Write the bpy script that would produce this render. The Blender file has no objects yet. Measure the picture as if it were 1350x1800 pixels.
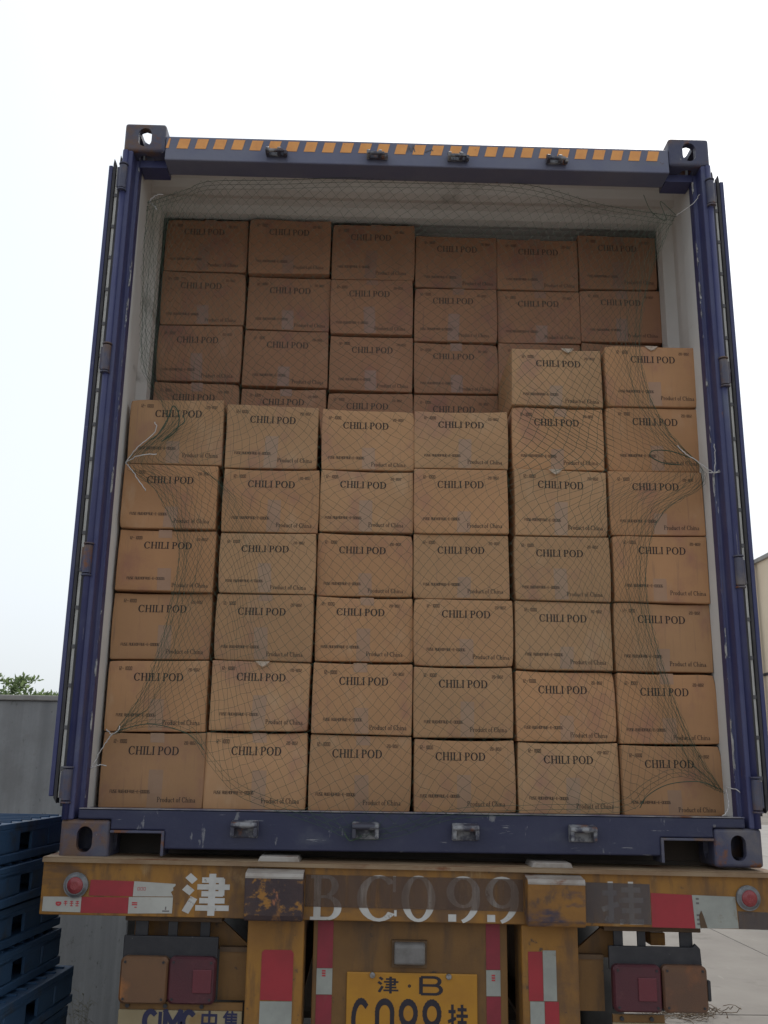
import bpy, bmesh, math, random
from mathutils import Vector, Matrix
R = math.radians
rng = random.Random(7)
S = bpy.context.scene
COL = S.collection

# ------------------------------------------------------------------ camera, sky, sun, exposure
cam_d = bpy.data.cameras.new('camera')
cam = bpy.data.objects.new('camera', cam_d)
COL.objects.link(cam)
pitch, yaw, roll = 0.2508, -0.0197, 0.0154
fwd = Vector((-math.sin(yaw) * math.cos(pitch), math.cos(yaw) * math.cos(pitch), math.sin(pitch)))
rt = Vector((math.cos(yaw), math.sin(yaw), 0))
up = rt.cross(fwd)
r2 = math.cos(roll) * rt + math.sin(roll) * up
u2 = -math.sin(roll) * rt + math.cos(roll) * up
cam.matrix_world = Matrix(((r2.x, u2.x, -fwd.x, -0.1903), (r2.y, u2.y, -fwd.y, -3.5556),
                           (r2.z, u2.z, -fwd.z, 1.7874), (0, 0, 0, 1)))
cam_d.sensor_fit = 'HORIZONTAL'
cam_d.sensor_width = 36
cam_d.lens = 36 * 1716 / 1350
cam_d.clip_start, cam_d.clip_end = 0.05, 2000
S.camera = cam

SUN_EL, SUN_AZ = R(56), R(24)            # azimuth from +Y towards +X
world = bpy.data.worlds.new('World')
S.world = world
world.use_nodes = True
wn, wl = world.node_tree.nodes, world.node_tree.links
wn.clear()
sky = wn.new('ShaderNodeTexSky')
sky.sky_type = 'NISHITA'
sky.sun_disc = False
sky.sun_elevation = SUN_EL
sky.sun_rotation = SUN_AZ
sky.air_density, sky.dust_density, sky.ozone_density = 1.0, 5.0, 1.0
hsv = wn.new('ShaderNodeHueSaturation')
hsv.inputs['Saturation'].default_value = 0.45
bg = wn.new('ShaderNodeBackground')
bg.inputs['Strength'].default_value = 0.15
wo = wn.new('ShaderNodeOutputWorld')
wl.new(sky.outputs[0], hsv.inputs['Color'])
veil = wn.new('ShaderNodeMix'); veil.data_type = 'RGBA'      # high thin cloud: evenly white
veil.inputs[0].default_value = 0.6
veil.inputs[7].default_value = (6.0, 6.5, 6.9, 1)
wl.new(hsv.outputs[0], veil.inputs[6])
wl.new(veil.outputs[2], bg.inputs['Color'])
wl.new(bg.outputs[0], wo.inputs['Surface'])

sun_d = bpy.data.lights.new('sun', 'SUN')
sun_d.energy = 1.0
sun_d.angle = R(12)
sun_d.color = (1, 0.95, 0.87)
sun = bpy.data.objects.new('sun', sun_d)
COL.objects.link(sun)
sdir = Vector((math.sin(SUN_AZ) * math.cos(SUN_EL), math.cos(SUN_AZ) * math.cos(SUN_EL), math.sin(SUN_EL)))
sun.rotation_euler = (-sdir).to_track_quat('-Z', 'Y').to_euler()
sun.location = (0, 0, 30)

S.view_settings.view_transform = 'Standard'
S.view_settings.look = 'None'
S.view_settings.gamma = 1
S.view_settings.use_curve_mapping = False
S.view_settings.exposure = 0.16

# ------------------------------------------------------------------ materials
def pmat(name, c1, c2=None, scale=6, lo=.35, hi=.7, rough=.6, stretch=(1, 1, 1), layers=(), bump=.12, bscale=90,
         metallic=0, spec=.4, tint=False, detail=5, alpha=None, bstretch=(1, 1, 1), rand=True):
    """noise-mixed base colour, extra wear layers (colour, scale, lo, hi, stretch, rough), fine relief"""
    m = bpy.data.materials.new(name)
    m.use_nodes = True
    n, l = m.node_tree.nodes, m.node_tree.links
    b = n['Principled BSDF']
    tc = n.new('ShaderNodeTexCoord')
    vec = tc.outputs['Object']
    oi = n.new('ShaderNodeObjectInfo')
    if rand:
        mul = n.new('ShaderNodeVectorMath'); mul.operation = 'MULTIPLY_ADD'
        cmb = n.new('ShaderNodeCombineXYZ')
        for k in range(3): l.new(oi.outputs['Random'], cmb.inputs[k])
        l.new(cmb.outputs[0], mul.inputs[0])
        mul.inputs[1].default_value = (17.3, 11.1, 23.7)
        l.new(vec, mul.inputs[2])
        vec = mul.outputs[0]
    def noise(sc, st, det=detail):
        mp = n.new('ShaderNodeMapping')
        mp.inputs['Scale'].default_value = st
        l.new(vec, mp.inputs['Vector'])
        t = n.new('ShaderNodeTexNoise')
        t.inputs['Scale'].default_value = sc
        t.inputs['Detail'].default_value = det
        t.inputs['Roughness'].default_value = .62
        l.new(mp.outputs[0], t.inputs['Vector'])
        return t.outputs[0]
    def ramp(src, a, z):
        r = n.new('ShaderNodeMapRange')
        r.inputs['From Min'].default_value, r.inputs['From Max'].default_value = a, z
        r.interpolation_type = 'SMOOTHSTEP'
        l.new(src, r.inputs['Value'])
        return r.outputs[0]
    def mix(f, a, c):
        x = n.new('ShaderNodeMix'); x.data_type = 'RGBA'
        if hasattr(f, 'links'): l.new(f, x.inputs[0])
        else: x.inputs[0].default_value = f
        for s, v in ((6, a), (7, c)):
            if hasattr(v, 'links'): l.new(v, x.inputs[s])
            else: x.inputs[s].default_value = (*v, 1)
        return x.outputs[2]
    c2 = c2 or tuple(v * .8 for v in c1)
    col = mix(ramp(noise(scale, stretch), lo, hi), c1, c2)
    rsock = None
    for (cc, sc, a, z, st, *rest) in layers:
        f = ramp(noise(sc, st, 7), a, z)
        col = mix(f, col, cc)
    if tint:
        x = n.new('ShaderNodeMix'); x.data_type = 'RGBA'; x.blend_type = 'MULTIPLY'
        x.inputs[0].default_value = 1
        l.new(col, x.inputs[6]); l.new(oi.outputs['Color'], x.inputs[7])
        col = x.outputs[2]
    l.new(col, b.inputs['Base Color'])
    rr = n.new('ShaderNodeMapRange')
    rr.inputs['To Min'].default_value = max(.03, rough - .1)
    rr.inputs['To Max'].default_value = min(1, rough + .12)
    l.new(noise(scale * 2.3, stretch), rr.inputs['Value'])
    l.new(rr.outputs[0], b.inputs['Roughness'])
    b.inputs['Metallic'].default_value = metallic
    b.inputs['Specular IOR Level'].default_value = spec
    if bump:
        bp = n.new('ShaderNodeBump')
        bp.inputs['Strength'].default_value = bump
        bp.inputs['Distance'].default_value = .004
        l.new(noise(bscale, bstretch, 4), bp.inputs['Height'])
        l.new(bp.outputs[0], b.inputs['Normal'])
    if alpha:
        base, sc, a, z, st = alpha
        f = ramp(noise(sc, st, 7), a, z)
        mm = n.new('ShaderNodeMath'); mm.operation = 'MULTIPLY'
        mm.inputs[1].default_value = base
        l.new(f, mm.inputs[0])
        l.new(mm.outputs[0], b.inputs['Alpha'])
    return m

RUST = (.16, .06, .025)
V = (9, 9, 1.2)          # vertical streaks
M = {}
M['navy'] = pmat('container navy paint', (.038, .042, .122), (.056, .06, .134), 5, rough=.42, layers=(
    ((.09, .10, .15), 3, .55, .8, (1, 1, 1)), ((.30, .30, .34), 34, .69, .74, (1, 1, .25)),
    (RUST, 7, .68, .74, (1, 1, 1)), ((.12, .06, .04), 5, .64, .76, (10, 10, .6)), ((.22, .23, .27), 60, .71, .75, (.2, 1, 1.4)), ((.26, .26, .28), 4, .70, .73, (14, 14, .5))), bump=.15, bscale=45)
M['navy_worn'] = pmat('scuffed navy steel', (.055, .058, .105), (.085, .085, .115), 7, rough=.5, layers=(
    ((.15, .13, .125), 6, .5, .72, (1, 1, 1)), (RUST, 11, .57, .67, (1, 1, 1)), ((.13, .075, .05), 5, .52, .66, (1, 1, 1)), ((.32, .30, .27), 30, .68, .73, (1, 1, .4))),
    bump=.35, bscale=40)
M['header'] = pmat('glare-lightened header paint', (.115, .122, .19), (.15, .155, .205), 4, rough=.4, layers=(  # navy lightened: lens glare over the header painted into its base colour
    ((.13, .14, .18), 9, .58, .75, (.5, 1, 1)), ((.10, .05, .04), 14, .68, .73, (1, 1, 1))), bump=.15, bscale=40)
M['keeper'] = pmat('worn keeper steel', (.05, .05, .07), (.24, .24, .25), 18, .45, .6, rough=.5, layers=((RUST, 14, .55, .65, (1, 1, 1)),), bump=.4)
M['edge'] = pmat('rubbed paint edge', (.30, .28, .27), (.10, .10, .16), 12, rough=.55, layers=((RUST, 12, .56, .66, (.5, 1, 1)),))
M['inner'] = pmat('pale interior paint', (.70, .70, .68), (.62, .62, .60), 2, rough=.55, layers=(
    ((.28, .27, .25), 6, .6, .8, (1, .3, 1)), ((.24, .15, .09), 22, .72, .76, (1, 1, 1))), bump=.08)
M['ply'] = pmat('plywood floor', (.22, .13, .07), (.15, .09, .05), 5, stretch=(8, .6, 1), rough=.7)
M['gasket'] = pmat('black rubber gasket', (.04, .037, .04), (.06, .056, .058), 12, rough=.6, spec=.3)
M['retainer'] = pmat('pale door edge strip', (.60, .585, .55), (.48, .47, .44), 14, rough=.5, layers=(((.16, .13, .11), 20, .6, .72, (1, 1, .3)),))
M['clip'] = pmat('dull steel clip', (.12, .115, .12), None, rough=.5)
M['orange'] = pmat('orange hazard decal', (.80, .36, .10), (.70, .30, .09), 20, rough=.45, layers=(((.25, .14, .07), 40, .67, .72, (1, 1, 1)),), bump=.03)
M['card'] = pmat('corrugated cardboard', (.435, .254, .134), (.385, .228, .122), 3.2, .3, .75, rough=.78, stretch=(1, 1, 1.6), layers=(
    ((.45, .305, .19), 7, .55, .8, (1, 1, .5)), ((.34, .185, .125), 4, .50, .72, (1.4, 1, 1)), ((.25, .15, .09), 13, .68, .82, (1.4, 1, 1)), ((.33, .20, .12), 70, .55, .75, (1, 1, .06))),
    spec=.25, tint=True, bump=.22, bscale=60, bstretch=(1, 1, .12))
M['ink'] = pmat('black carton print', (.036, .028, .028), (.075, .052, .044), 90, .5, .75, rough=.7, spec=.2, bump=0)
M['inksmall'] = pmat('faded carton print', (.05, .036, .033), (.11, .074, .055), 120, .45, .75, rough=.7, spec=.2, bump=0)
M['inkpale'] = pmat('glare-paled carton print', (.075, .054, .047), (.12, .082, .065), 110, .4, .7, rough=.7, spec=.2, bump=0)  # rear stack only: paler ink paints the glare veil over the print
M['tape'] = pmat('clear packing tape', (.355, .222, .137), (.32, .198, .125), 9, rough=.36, spec=.45, bump=.2, bscale=30, tint=True)
M['tapebit'] = pmat('crumpled tape end', (.46, .36, .27), (.36, .25, .17), 60, rough=.25, spec=.6, bump=.6, bscale=120)
M['net'] = pmat('dark green net twine', (.045, .075, .052), (.065, .095, .066), 10, rough=.7, spec=.2, bump=0)
M['twine'] = pmat('white nylon twine', (.62, .60, .58), (.48, .46, .45), 60, rough=.6, bump=.3)
M['sill'] = pmat('scuffed sill paint', (.022, .025, .062), (.034, .037, .074), 4, rough=.45, layers=(
    ((.055, .06, .09), 9, .55, .75, (.6, 1, 1.2)), ((.16, .16, .18), 30, .64, .70, (1, 1, .35)), (RUST, 6, .66, .74, (.5, 1, 1.4)), ((.20, .20, .22), 50, .66, .72, (.2, 1, 2))), bump=.25, bscale=45)
M['chips'] = pmat('chipped paint edge', (.55, .54, .52), (.35, .33, .31), 20, rough=.6, alpha=(.9, 9, .54, .60, (3, 3, .9)))
M['yellow'] = pmat('yellow chassis paint', (.315, .148, .024), (.235, .108, .022), 4, rough=.55, layers=(  # base darkened to paint the dim, vignetted lower edge; grime layers on top
    ((.15, .074, .026), 7, .46, .68, (3, 3, .7)), ((.11, .06, .03), 2.2, .5, .75, (1, 1, 1)), ((.085, .05, .03), 26, .62, .70, (1, 1, 1)), ((.12, .065, .033), 5, .56, .72, (.6, 1, 2.4)), ((.34, .21, .09), 11, .6, .75, (1, 1, .4))), bump=.2, bscale=50)
M['yellow_dirty_dim'] = pmat('grimy shade-dimmed yellow paint', (.18, .09, .026), (.135, .068, .022), 5, rough=.6, layers=(  # grime, plus shade below the beam painted in as a darker base
    ((.095, .053, .025), 5, .48, .7, (2.5, 2.5, .6)), ((.055, .036, .025), 20, .62, .72, (1, 1, 1))), bump=.25, bscale=50)
M['flange'] = pmat('dusty flange top', (.27, .19, .115), (.19, .115, .065), 7, stretch=(.6, 1, 1), rough=.7, layers=((RUST, 9, .56, .66, (.4, 1, 1)),), bump=.3)
M['block'] = pmat('scraped rusty buffer', (.045, .03, .034), (.065, .04, .037), 8, rough=.6, layers=(
    ((.30, .14, .03), 22, .55, .66, (1, 1, 1.3)), ((.22, .10, .035), 9, .60, .70, (1.6, 1, .8)), ((.36, .14, .07), 13, .62, .70, (1, 1, 1)), ((.05, .04, .05), 6, .60, .66, (.6, 1, 3))), bump=.5, bscale=35)
M['block2'] = pmat('scraped yellow buffer', (.26, .122, .026), (.17, .08, .026), 6, rough=.6, layers=(
    ((.05, .04, .06), 7, .46, .60, (.8, 1, 2)), ((.10, .06, .038), 15, .54, .66, (1, 1, .6))), bump=.4, bscale=35)
M['whitetop'] = pmat('bare bright edge', (.36, .33, .30), (.24, .20, .17), 9, rough=.55, layers=((RUST, 11, .6, .7, (.5, 1, 1)),))
M['red_tape'] = pmat('red reflective tape', (.32, .028, .038), (.26, .026, .034), 9, rough=.35, layers=(((.30, .05, .05), 30, .66, .74, (1, 1, .3)),), bump=.06, bscale=200)
M['red_tape_dull'] = pmat('weathered red tape', (.24, .025, .04), (.19, .023, .034), 9, rough=.5, layers=(((.20, .05, .05), 14, .6, .74, (1, 1, .5)),), bump=.06)
M['white_tape'] = pmat('white reflective tape', (.43, .425, .39), (.37, .36, .33), 9, rough=.4, layers=(((.30, .26, .2), 16, .63, .75, (1, 1, 1)),), bump=.06, bscale=200)
M['white_tape_dull'] = pmat('weathered white tape', (.31, .32, .29), (.25, .255, .235), 9, rough=.5, layers=(((.2, .17, .13), 16, .6, .75, (1, 1, 1)),), bump=.06)
M['redprint'] = pmat('red print', (.45, .05, .06), None, bump=0)
M['greyprint'] = pmat('grey print', (.14, .12, .12), None, bump=0)
M['paint'] = pmat('worn white lettering', (.52, .51, .49), (.42, .40, .37), 12, rough=.6, bump=.1, alpha=(1, 26, .30, .40, (1, 1, 1)))
M['paint_faded'] = pmat('faded white lettering', (.62, .60, .57), (.50, .47, .44), 12, rough=.6, bump=.1, alpha=(.9, 12, .26, .48, (1.6, 1, .7)))
M['film'] = pmat('dirty brown film', (.115, .07, .052), (.16, .095, .06), 6, rough=.45, stretch=(4, 1, .6), bump=.2, alpha=(.50, 7, .15, .55, (4, 1, .4)))
M['film_grey'] = pmat('dirty grey film', (.105, .09, .095), (.135, .11, .10), 6, rough=.5, stretch=(3, 1, 1), bump=.2, alpha=(.52, 7, .12, .5, (3, 1, .5)))
M['lamp_rim'] = pmat('grey lamp bezel', (.10, .105, .11), (.20, .20, .21), 30, rough=.4, spec=.5)
M['lamp_red'] = pmat('red lens', (.25, .038, .042), (.20, .034, .038), 40, rough=.25, spec=.5, bump=.15, bscale=160)
M['amber'] = pmat('dusty shade-dimmed amber lens', (.155, .078, .038), (.125, .066, .036), 7, bstretch=(1, 1, 12), rough=.4, layers=(((.32, .125, .038), 7, .52, .68, (1, 1, 1)),), bump=.2, bscale=150)  # dust, with low-light dimness and an orange hot spot painted into the colour
M['dark_red'] = pmat('dusty shade-dimmed red lens', (.08, .02, .028), (.065, .019, .026), 8, rough=.4, layers=(((.17, .07, .07), 6, .55, .75, (1, 1, 1)),), bump=.2, bscale=150)  # dust, with the dim light low on the trailer painted in
M['dark_red2'] = pmat('reflector lens', (.13, .026, .036), (.11, .024, .033), 8, rough=.35, bump=.15, bscale=200)
M['amber_old'] = pmat('browned shade-dimmed amber lens', (.13, .065, .036), (.105, .055, .035), 7, rough=.45, layers=(((.19, .075, .033), 8, .52, .7, (1, 1, 1)),), bump=.2, bscale=150)  # browning, with the dim light low on the trailer painted in
M['blackmetal'] = pmat('black bracket steel', (.022, .022, .027), (.04, .038, .042), 9, rough=.5, layers=(((.15, .14, .13), 40, .70, .76, (1, 1, 1)),))
M['brownmetal'] = pmat('grimy brown steel', (.12, .07, .035), (.075, .046, .028), 7, rough=.65, layers=(((.2, .11, .04), 8, .58, .72, (1, 1, 1)),), bump=.25)
M['plate'] = pmat('yellow number plate', (.42, .20, .018), (.36, .165, .02), 8, rough=.4, layers=(((.30, .16, .04), 18, .66, .74, (1, 1, 1)),), bump=.08)
M['plate_ink'] = pmat('black plate characters', (.022, .018, .028), None, rough=.5, bump=0)
M['plate_rim'] = pmat('plate rim shadow line', (.14, .07, .03), None, rough=.5)
M['bolt'] = pmat('steel bolt head', (.30, .30, .31), (.16, .14, .13), 60, rough=.4, metallic=.6)
M['plate_lamp'] = pmat('dusty lamp glass', (.17, .16, .155), (.12, .112, .106), 20, rough=.4, bump=.2)
M['cream'] = pmat('cream sign board', (.30, .245, .15), (.25, .195, .11), 6, rough=.6, layers=(((.24, .15, .06), 7, .58, .72, (1, 1, 1)),))
M['sign_ink'] = pmat('dark navy sign letters', (.025, .025, .07), None, bump=0)
M['chassis'] = pmat('dark chassis steel', (.035, .028, .022), (.06, .042, .03), 6, rough=.7)
M['tyre'] = pmat('dusty tyre rubber', (.028, .027, .027), (.05, .047, .044), 8, rough=.8)
M['pallet'] = pmat('blue pallet plastic', (.034, .082, .16), (.026, .064, .13), 6, rough=.5, layers=(((.045, .085, .14), 10, .56, .75, (1, 1, 1)), ((.07, .10, .14), 50, .68, .74, (1, 1, 1)), ((.05, .055, .06), 4, .55, .72, (1, 1, 1))), bump=.2, bscale=70)
M['wall'] = pmat('cast concrete wall', (.32, .318, .315), (.235, .235, .235), 2.2, .3, .7, rough=.85, stretch=(6, 6, .18), layers=(
    ((.33, .33, .33), 4, .58, .78, (3, 3, .2)), ((.16, .155, .15), 6, .62, .8, (3, 3, .5)), ((.27, .26, .25), 26, .58, .75, (1, 1, 1)), ((.13, .125, .12), 34, .62, .74, (1, 1, .6)), ((.22, .215, .21), 1.3, .5, .7, (1, 1, 1))), bump=.7, bscale=30, rand=False)
M['coping'] = pmat('pale wall coping', (.36, .34, .31), (.27, .25, .23), 6, rough=.8)
M['slab'] = pmat('yard concrete', (.30, .28, .255), (.26, .24, .22), 1.1, rough=.85, layers=(
    ((.20, .185, .165), 2.6, .58, .8, (1, 1, 1)), ((.35, .33, .30), 6, .6, .8, (2.4, .5, 1)), ((.17, .15, .13), 40, .70, .77, (1, 1, 1))), bump=.3, bscale=25)
M['ground'] = pmat('packed earth', (.20, .175, .145), (.14, .12, .10), .6, rough=.9)
M['plaster'] = pmat('beige wall plaster', (.82, .67, .49), (.76, .61, .44), 1.2, rough=.8, layers=(((.56, .43, .30), 2, .6, .8, (3, 3, .4)),), rand=False)
M['pipe'] = pmat('dark pipe', (.05, .045, .045), None, rough=.5)
M['leaf'] = pmat('pale green leaf', (.15, .195, .10), (.11, .155, .08), 3, rough=.6, spec=.3, bump=0)
_n, _l = M['leaf'].node_tree.nodes, M['leaf'].node_tree.links       # thin leaves let light through
_t = _n.new('ShaderNodeBsdfTranslucent'); _t.inputs[0].default_value = (.24, .32, .14, 1)
_x = _n.new('ShaderNodeMixShader'); _x.inputs[0].default_value = .55
_l.new(_n['Principled BSDF'].outputs[0], _x.inputs[1]); _l.new(_t.outputs[0], _x.inputs[2])
_l.new(_x.outputs[0], _n['Material Output'].inputs['Surface'])
M['bark'] = pmat('tree bark', (.09, .07, .05), (.06, .045, .035), 9, rough=.9)
M['twig'] = pmat('dry twig', (.22, .17, .12), (.14, .10, .07), 14, rough=.8)
M['drygrass'] = pmat('dry weed stalk', (.26, .25, .21), (.18, .17, .14), 14, rough=.8)

# ------------------------------------------------------------------ mesh helpers
class MB:
    def __init__(s): s.v, s.f = [], []
    def add(s, vs, fs):
        o = len(s.v)
        s.v += [tuple(p) for p in vs]
        s.f += [tuple(i + o for i in f) for f in fs]
    def box(s, x0, x1, y0, y1, z0, z1):
        s.add([(x, y, z) for x in (x0, x1) for y in (y0, y1) for z in (z0, z1)],
              [(0, 1, 3, 2), (4, 6, 7, 5), (0, 4, 5, 1), (2, 3, 7, 6), (0, 2, 6, 4), (1, 5, 7, 3)])
        return s
    def prism(s, pts, axis, a, b):
        """polygon pts (2-D) extruded along axis from a to b; y: pts=(x,z)  x: pts=(y,z)  z: pts=(x,y)"""
        def P(p, t): return {'y': (p[0], t, p[1]), 'x': (t, p[0], p[1]), 'z': (p[0], p[1], t)}[axis]
        n = len(pts)
        s.add([P(p, a) for p in pts] + [P(p, b) for p in pts],
              [tuple(range(n)), tuple(range(2 * n - 1, n - 1, -1))] + [(i, i + n, (i + 1) % n + n, (i + 1) % n) for i in range(n)])
        return s
    def cyl(s, p, q, r, n=16, r1=None):
        p, q = Vector(p), Vector(q)
        d = (q - p).normalized()
        a = d.orthogonal().normalized(); b = d.cross(a)
        r1 = r if r1 is None else r1
        s.add([p + (a * math.cos(t) + b * math.sin(t)) * r for t in [6.28318 * k / n for k in range(n)]] +
              [q + (a * math.cos(t) + b * math.sin(t)) * r1 for t in [6.28318 * k / n for k in range(n)]],
              [tuple(range(n - 1, -1, -1)), tuple(range(n, 2 * n))] + [(i, (i + 1) % n, (i + 1) % n + n, i + n) for i in range(n)])
        return s
    def tube(s, pts, r, n=5, taper=None):
        pts = [Vector(p) for p in pts]
        rows = []
        prev = None
        for i, p in enumerate(pts):
            d = (pts[min(i + 1, len(pts) - 1)] - pts[max(i - 1, 0)])
            d = d.normalized() if d.length > 1e-9 else Vector((0, 0, 1))
            a = (prev - d * prev.dot(d)) if prev is not None else d.orthogonal()
            a = a.normalized() if a.length > 1e-6 else d.orthogonal().normalized()
            prev = a
            b = d.cross(a)
            rr = r if taper is None else r + (taper - r) * i / max(1, len(pts) - 1)
            rows.append([p + (a * math.cos(t) + b * math.sin(t)) * rr for t in [6.28318 * k / n for k in range(n)]])
        vs = [q for row in rows for q in row]
        fs = [(i * n + k, i * n + (k + 1) % n, (i + 1) * n + (k + 1) % n, (i + 1) * n + k) for i in range(len(rows) - 1) for k in range(n)]
        fs += [tuple(range(n - 1, -1, -1)), tuple(range((len(rows) - 1) * n, len(rows) * n))]
        s.add(vs, fs)
        return s
    def shear(s, k):
        s.v = [(x, y, z - k * x) for x, y, z in s.v]
        return s
    def mesh(s, name, m=None):
        me = bpy.data.meshes.new(name)
        me.from_pydata(s.v, [], s.f)
        bm = bmesh.new(); bm.from_mesh(me)
        bmesh.ops.recalc_face_normals(bm, faces=bm.faces)
        bm.to_mesh(me); bm.free()
        if m is not None: me.materials.append(M[m])
        return me
    def build(s, name, m, parent=None, bevel=0, seg=2, loc=None, smooth=False):
        me = s.mesh(name, m)
        o = bpy.data.objects.new(name, me)
        COL.objects.link(o)
        if parent is not None: o.parent = parent
        if loc is not None: o.location = loc
        if bevel:
            b = o.modifiers.new('edge', 'BEVEL')
            b.width = bevel; b.segments = seg; b.limit_method = 'ANGLE'; b.angle_limit = R(35)
        if smooth or bevel:
            me.shade_smooth() if smooth else None
        return o

def tag(o, label=None, cat=None, group=None, kind=None):
    if label: o['label'] = label
    if cat: o['category'] = cat
    if group: o['group'] = group
    if kind: o['kind'] = kind
    return o
def thing(name, label, cat, loc=(0, 0, 0), group=None):
    o = bpy.data.objects.new(name, None)
    COL.objects.link(o)
    o.location = loc
    o.empty_display_size = .2
    return tag(o, label, cat, group)
def share(o, parent=None, loc=None, rot=None):
    c = o.copy()
    COL.objects.link(c)
    c.parent = parent if parent is not None else o.parent
    if loc is not None: c.location = loc
    if rot is not None: c.rotation_euler = rot
    return c

# ------------------------------------------------------------------ lettering: flat glyph outlines drawn as strips (x right, z up)
class Ink:
    def __init__(s): s.q = []
    def rect(s, x0, y0, x1, y1): s.q.append([(x0, y0), (x1, y0), (x1, y1), (x0, y1)])
    def arc(s, cx, cy, rx, ry, a0, a1, tx, ty, n=18):
        for k in range(n):
            t0, t1 = R(a0 + (a1 - a0) * k / n), R(a0 + (a1 - a0) * (k + 1) / n)
            s.q.append([(cx + rx * math.cos(t0), cy + ry * math.sin(t0)), (cx + rx * math.cos(t1), cy + ry * math.sin(t1)),
                        (cx + (rx - tx) * math.cos(t1), cy + (ry - ty) * math.sin(t1)), (cx + (rx - tx) * math.cos(t0), cy + (ry - ty) * math.sin(t0))])
    def line(s, pts, w):
        for (a, b), (c, d) in zip(pts, pts[1:]):
            L = math.hypot(c - a, d - b) or 1e-6
            ux, uy = (c - a) / L, (d - b) / L
            nx, ny = -uy * w / 2, ux * w / 2
            e = w / 2 if len(pts) > 2 else 0
            s.q.append([(a + nx - ux * e, b + ny - uy * e), (a - nx - ux * e, b - ny - uy * e), (c - nx + ux * e, d - ny + uy * e), (c + nx + ux * e, d + ny + uy * e)])
    def curve(s, cx, cy, rx, ry, a0, a1, w, n=14):
        s.line([(cx + rx * math.cos(R(a0 + (a1 - a0) * k / n)), cy + ry * math.sin(R(a0 + (a1 - a0) * k / n))) for k in range(n + 1)], w)
    def put(s, g, x, y, sx, sy=None):
        sy = sy or sx
        for p in g.q: s.q.append([(x + a * sx, y + b * sy) for a, b in p])
    def clip(s, xa, xb, ya, yb): pass
    def to(s, mb, y):
        st = 0
        for k, p in enumerate(s.q):
            n = len(p)
            yy = y - (k % 7) * 2e-5            # overlapping strokes never share a plane
            mb.add([(a, yy, b) for a, b in p], [tuple(range(n))])

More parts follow.
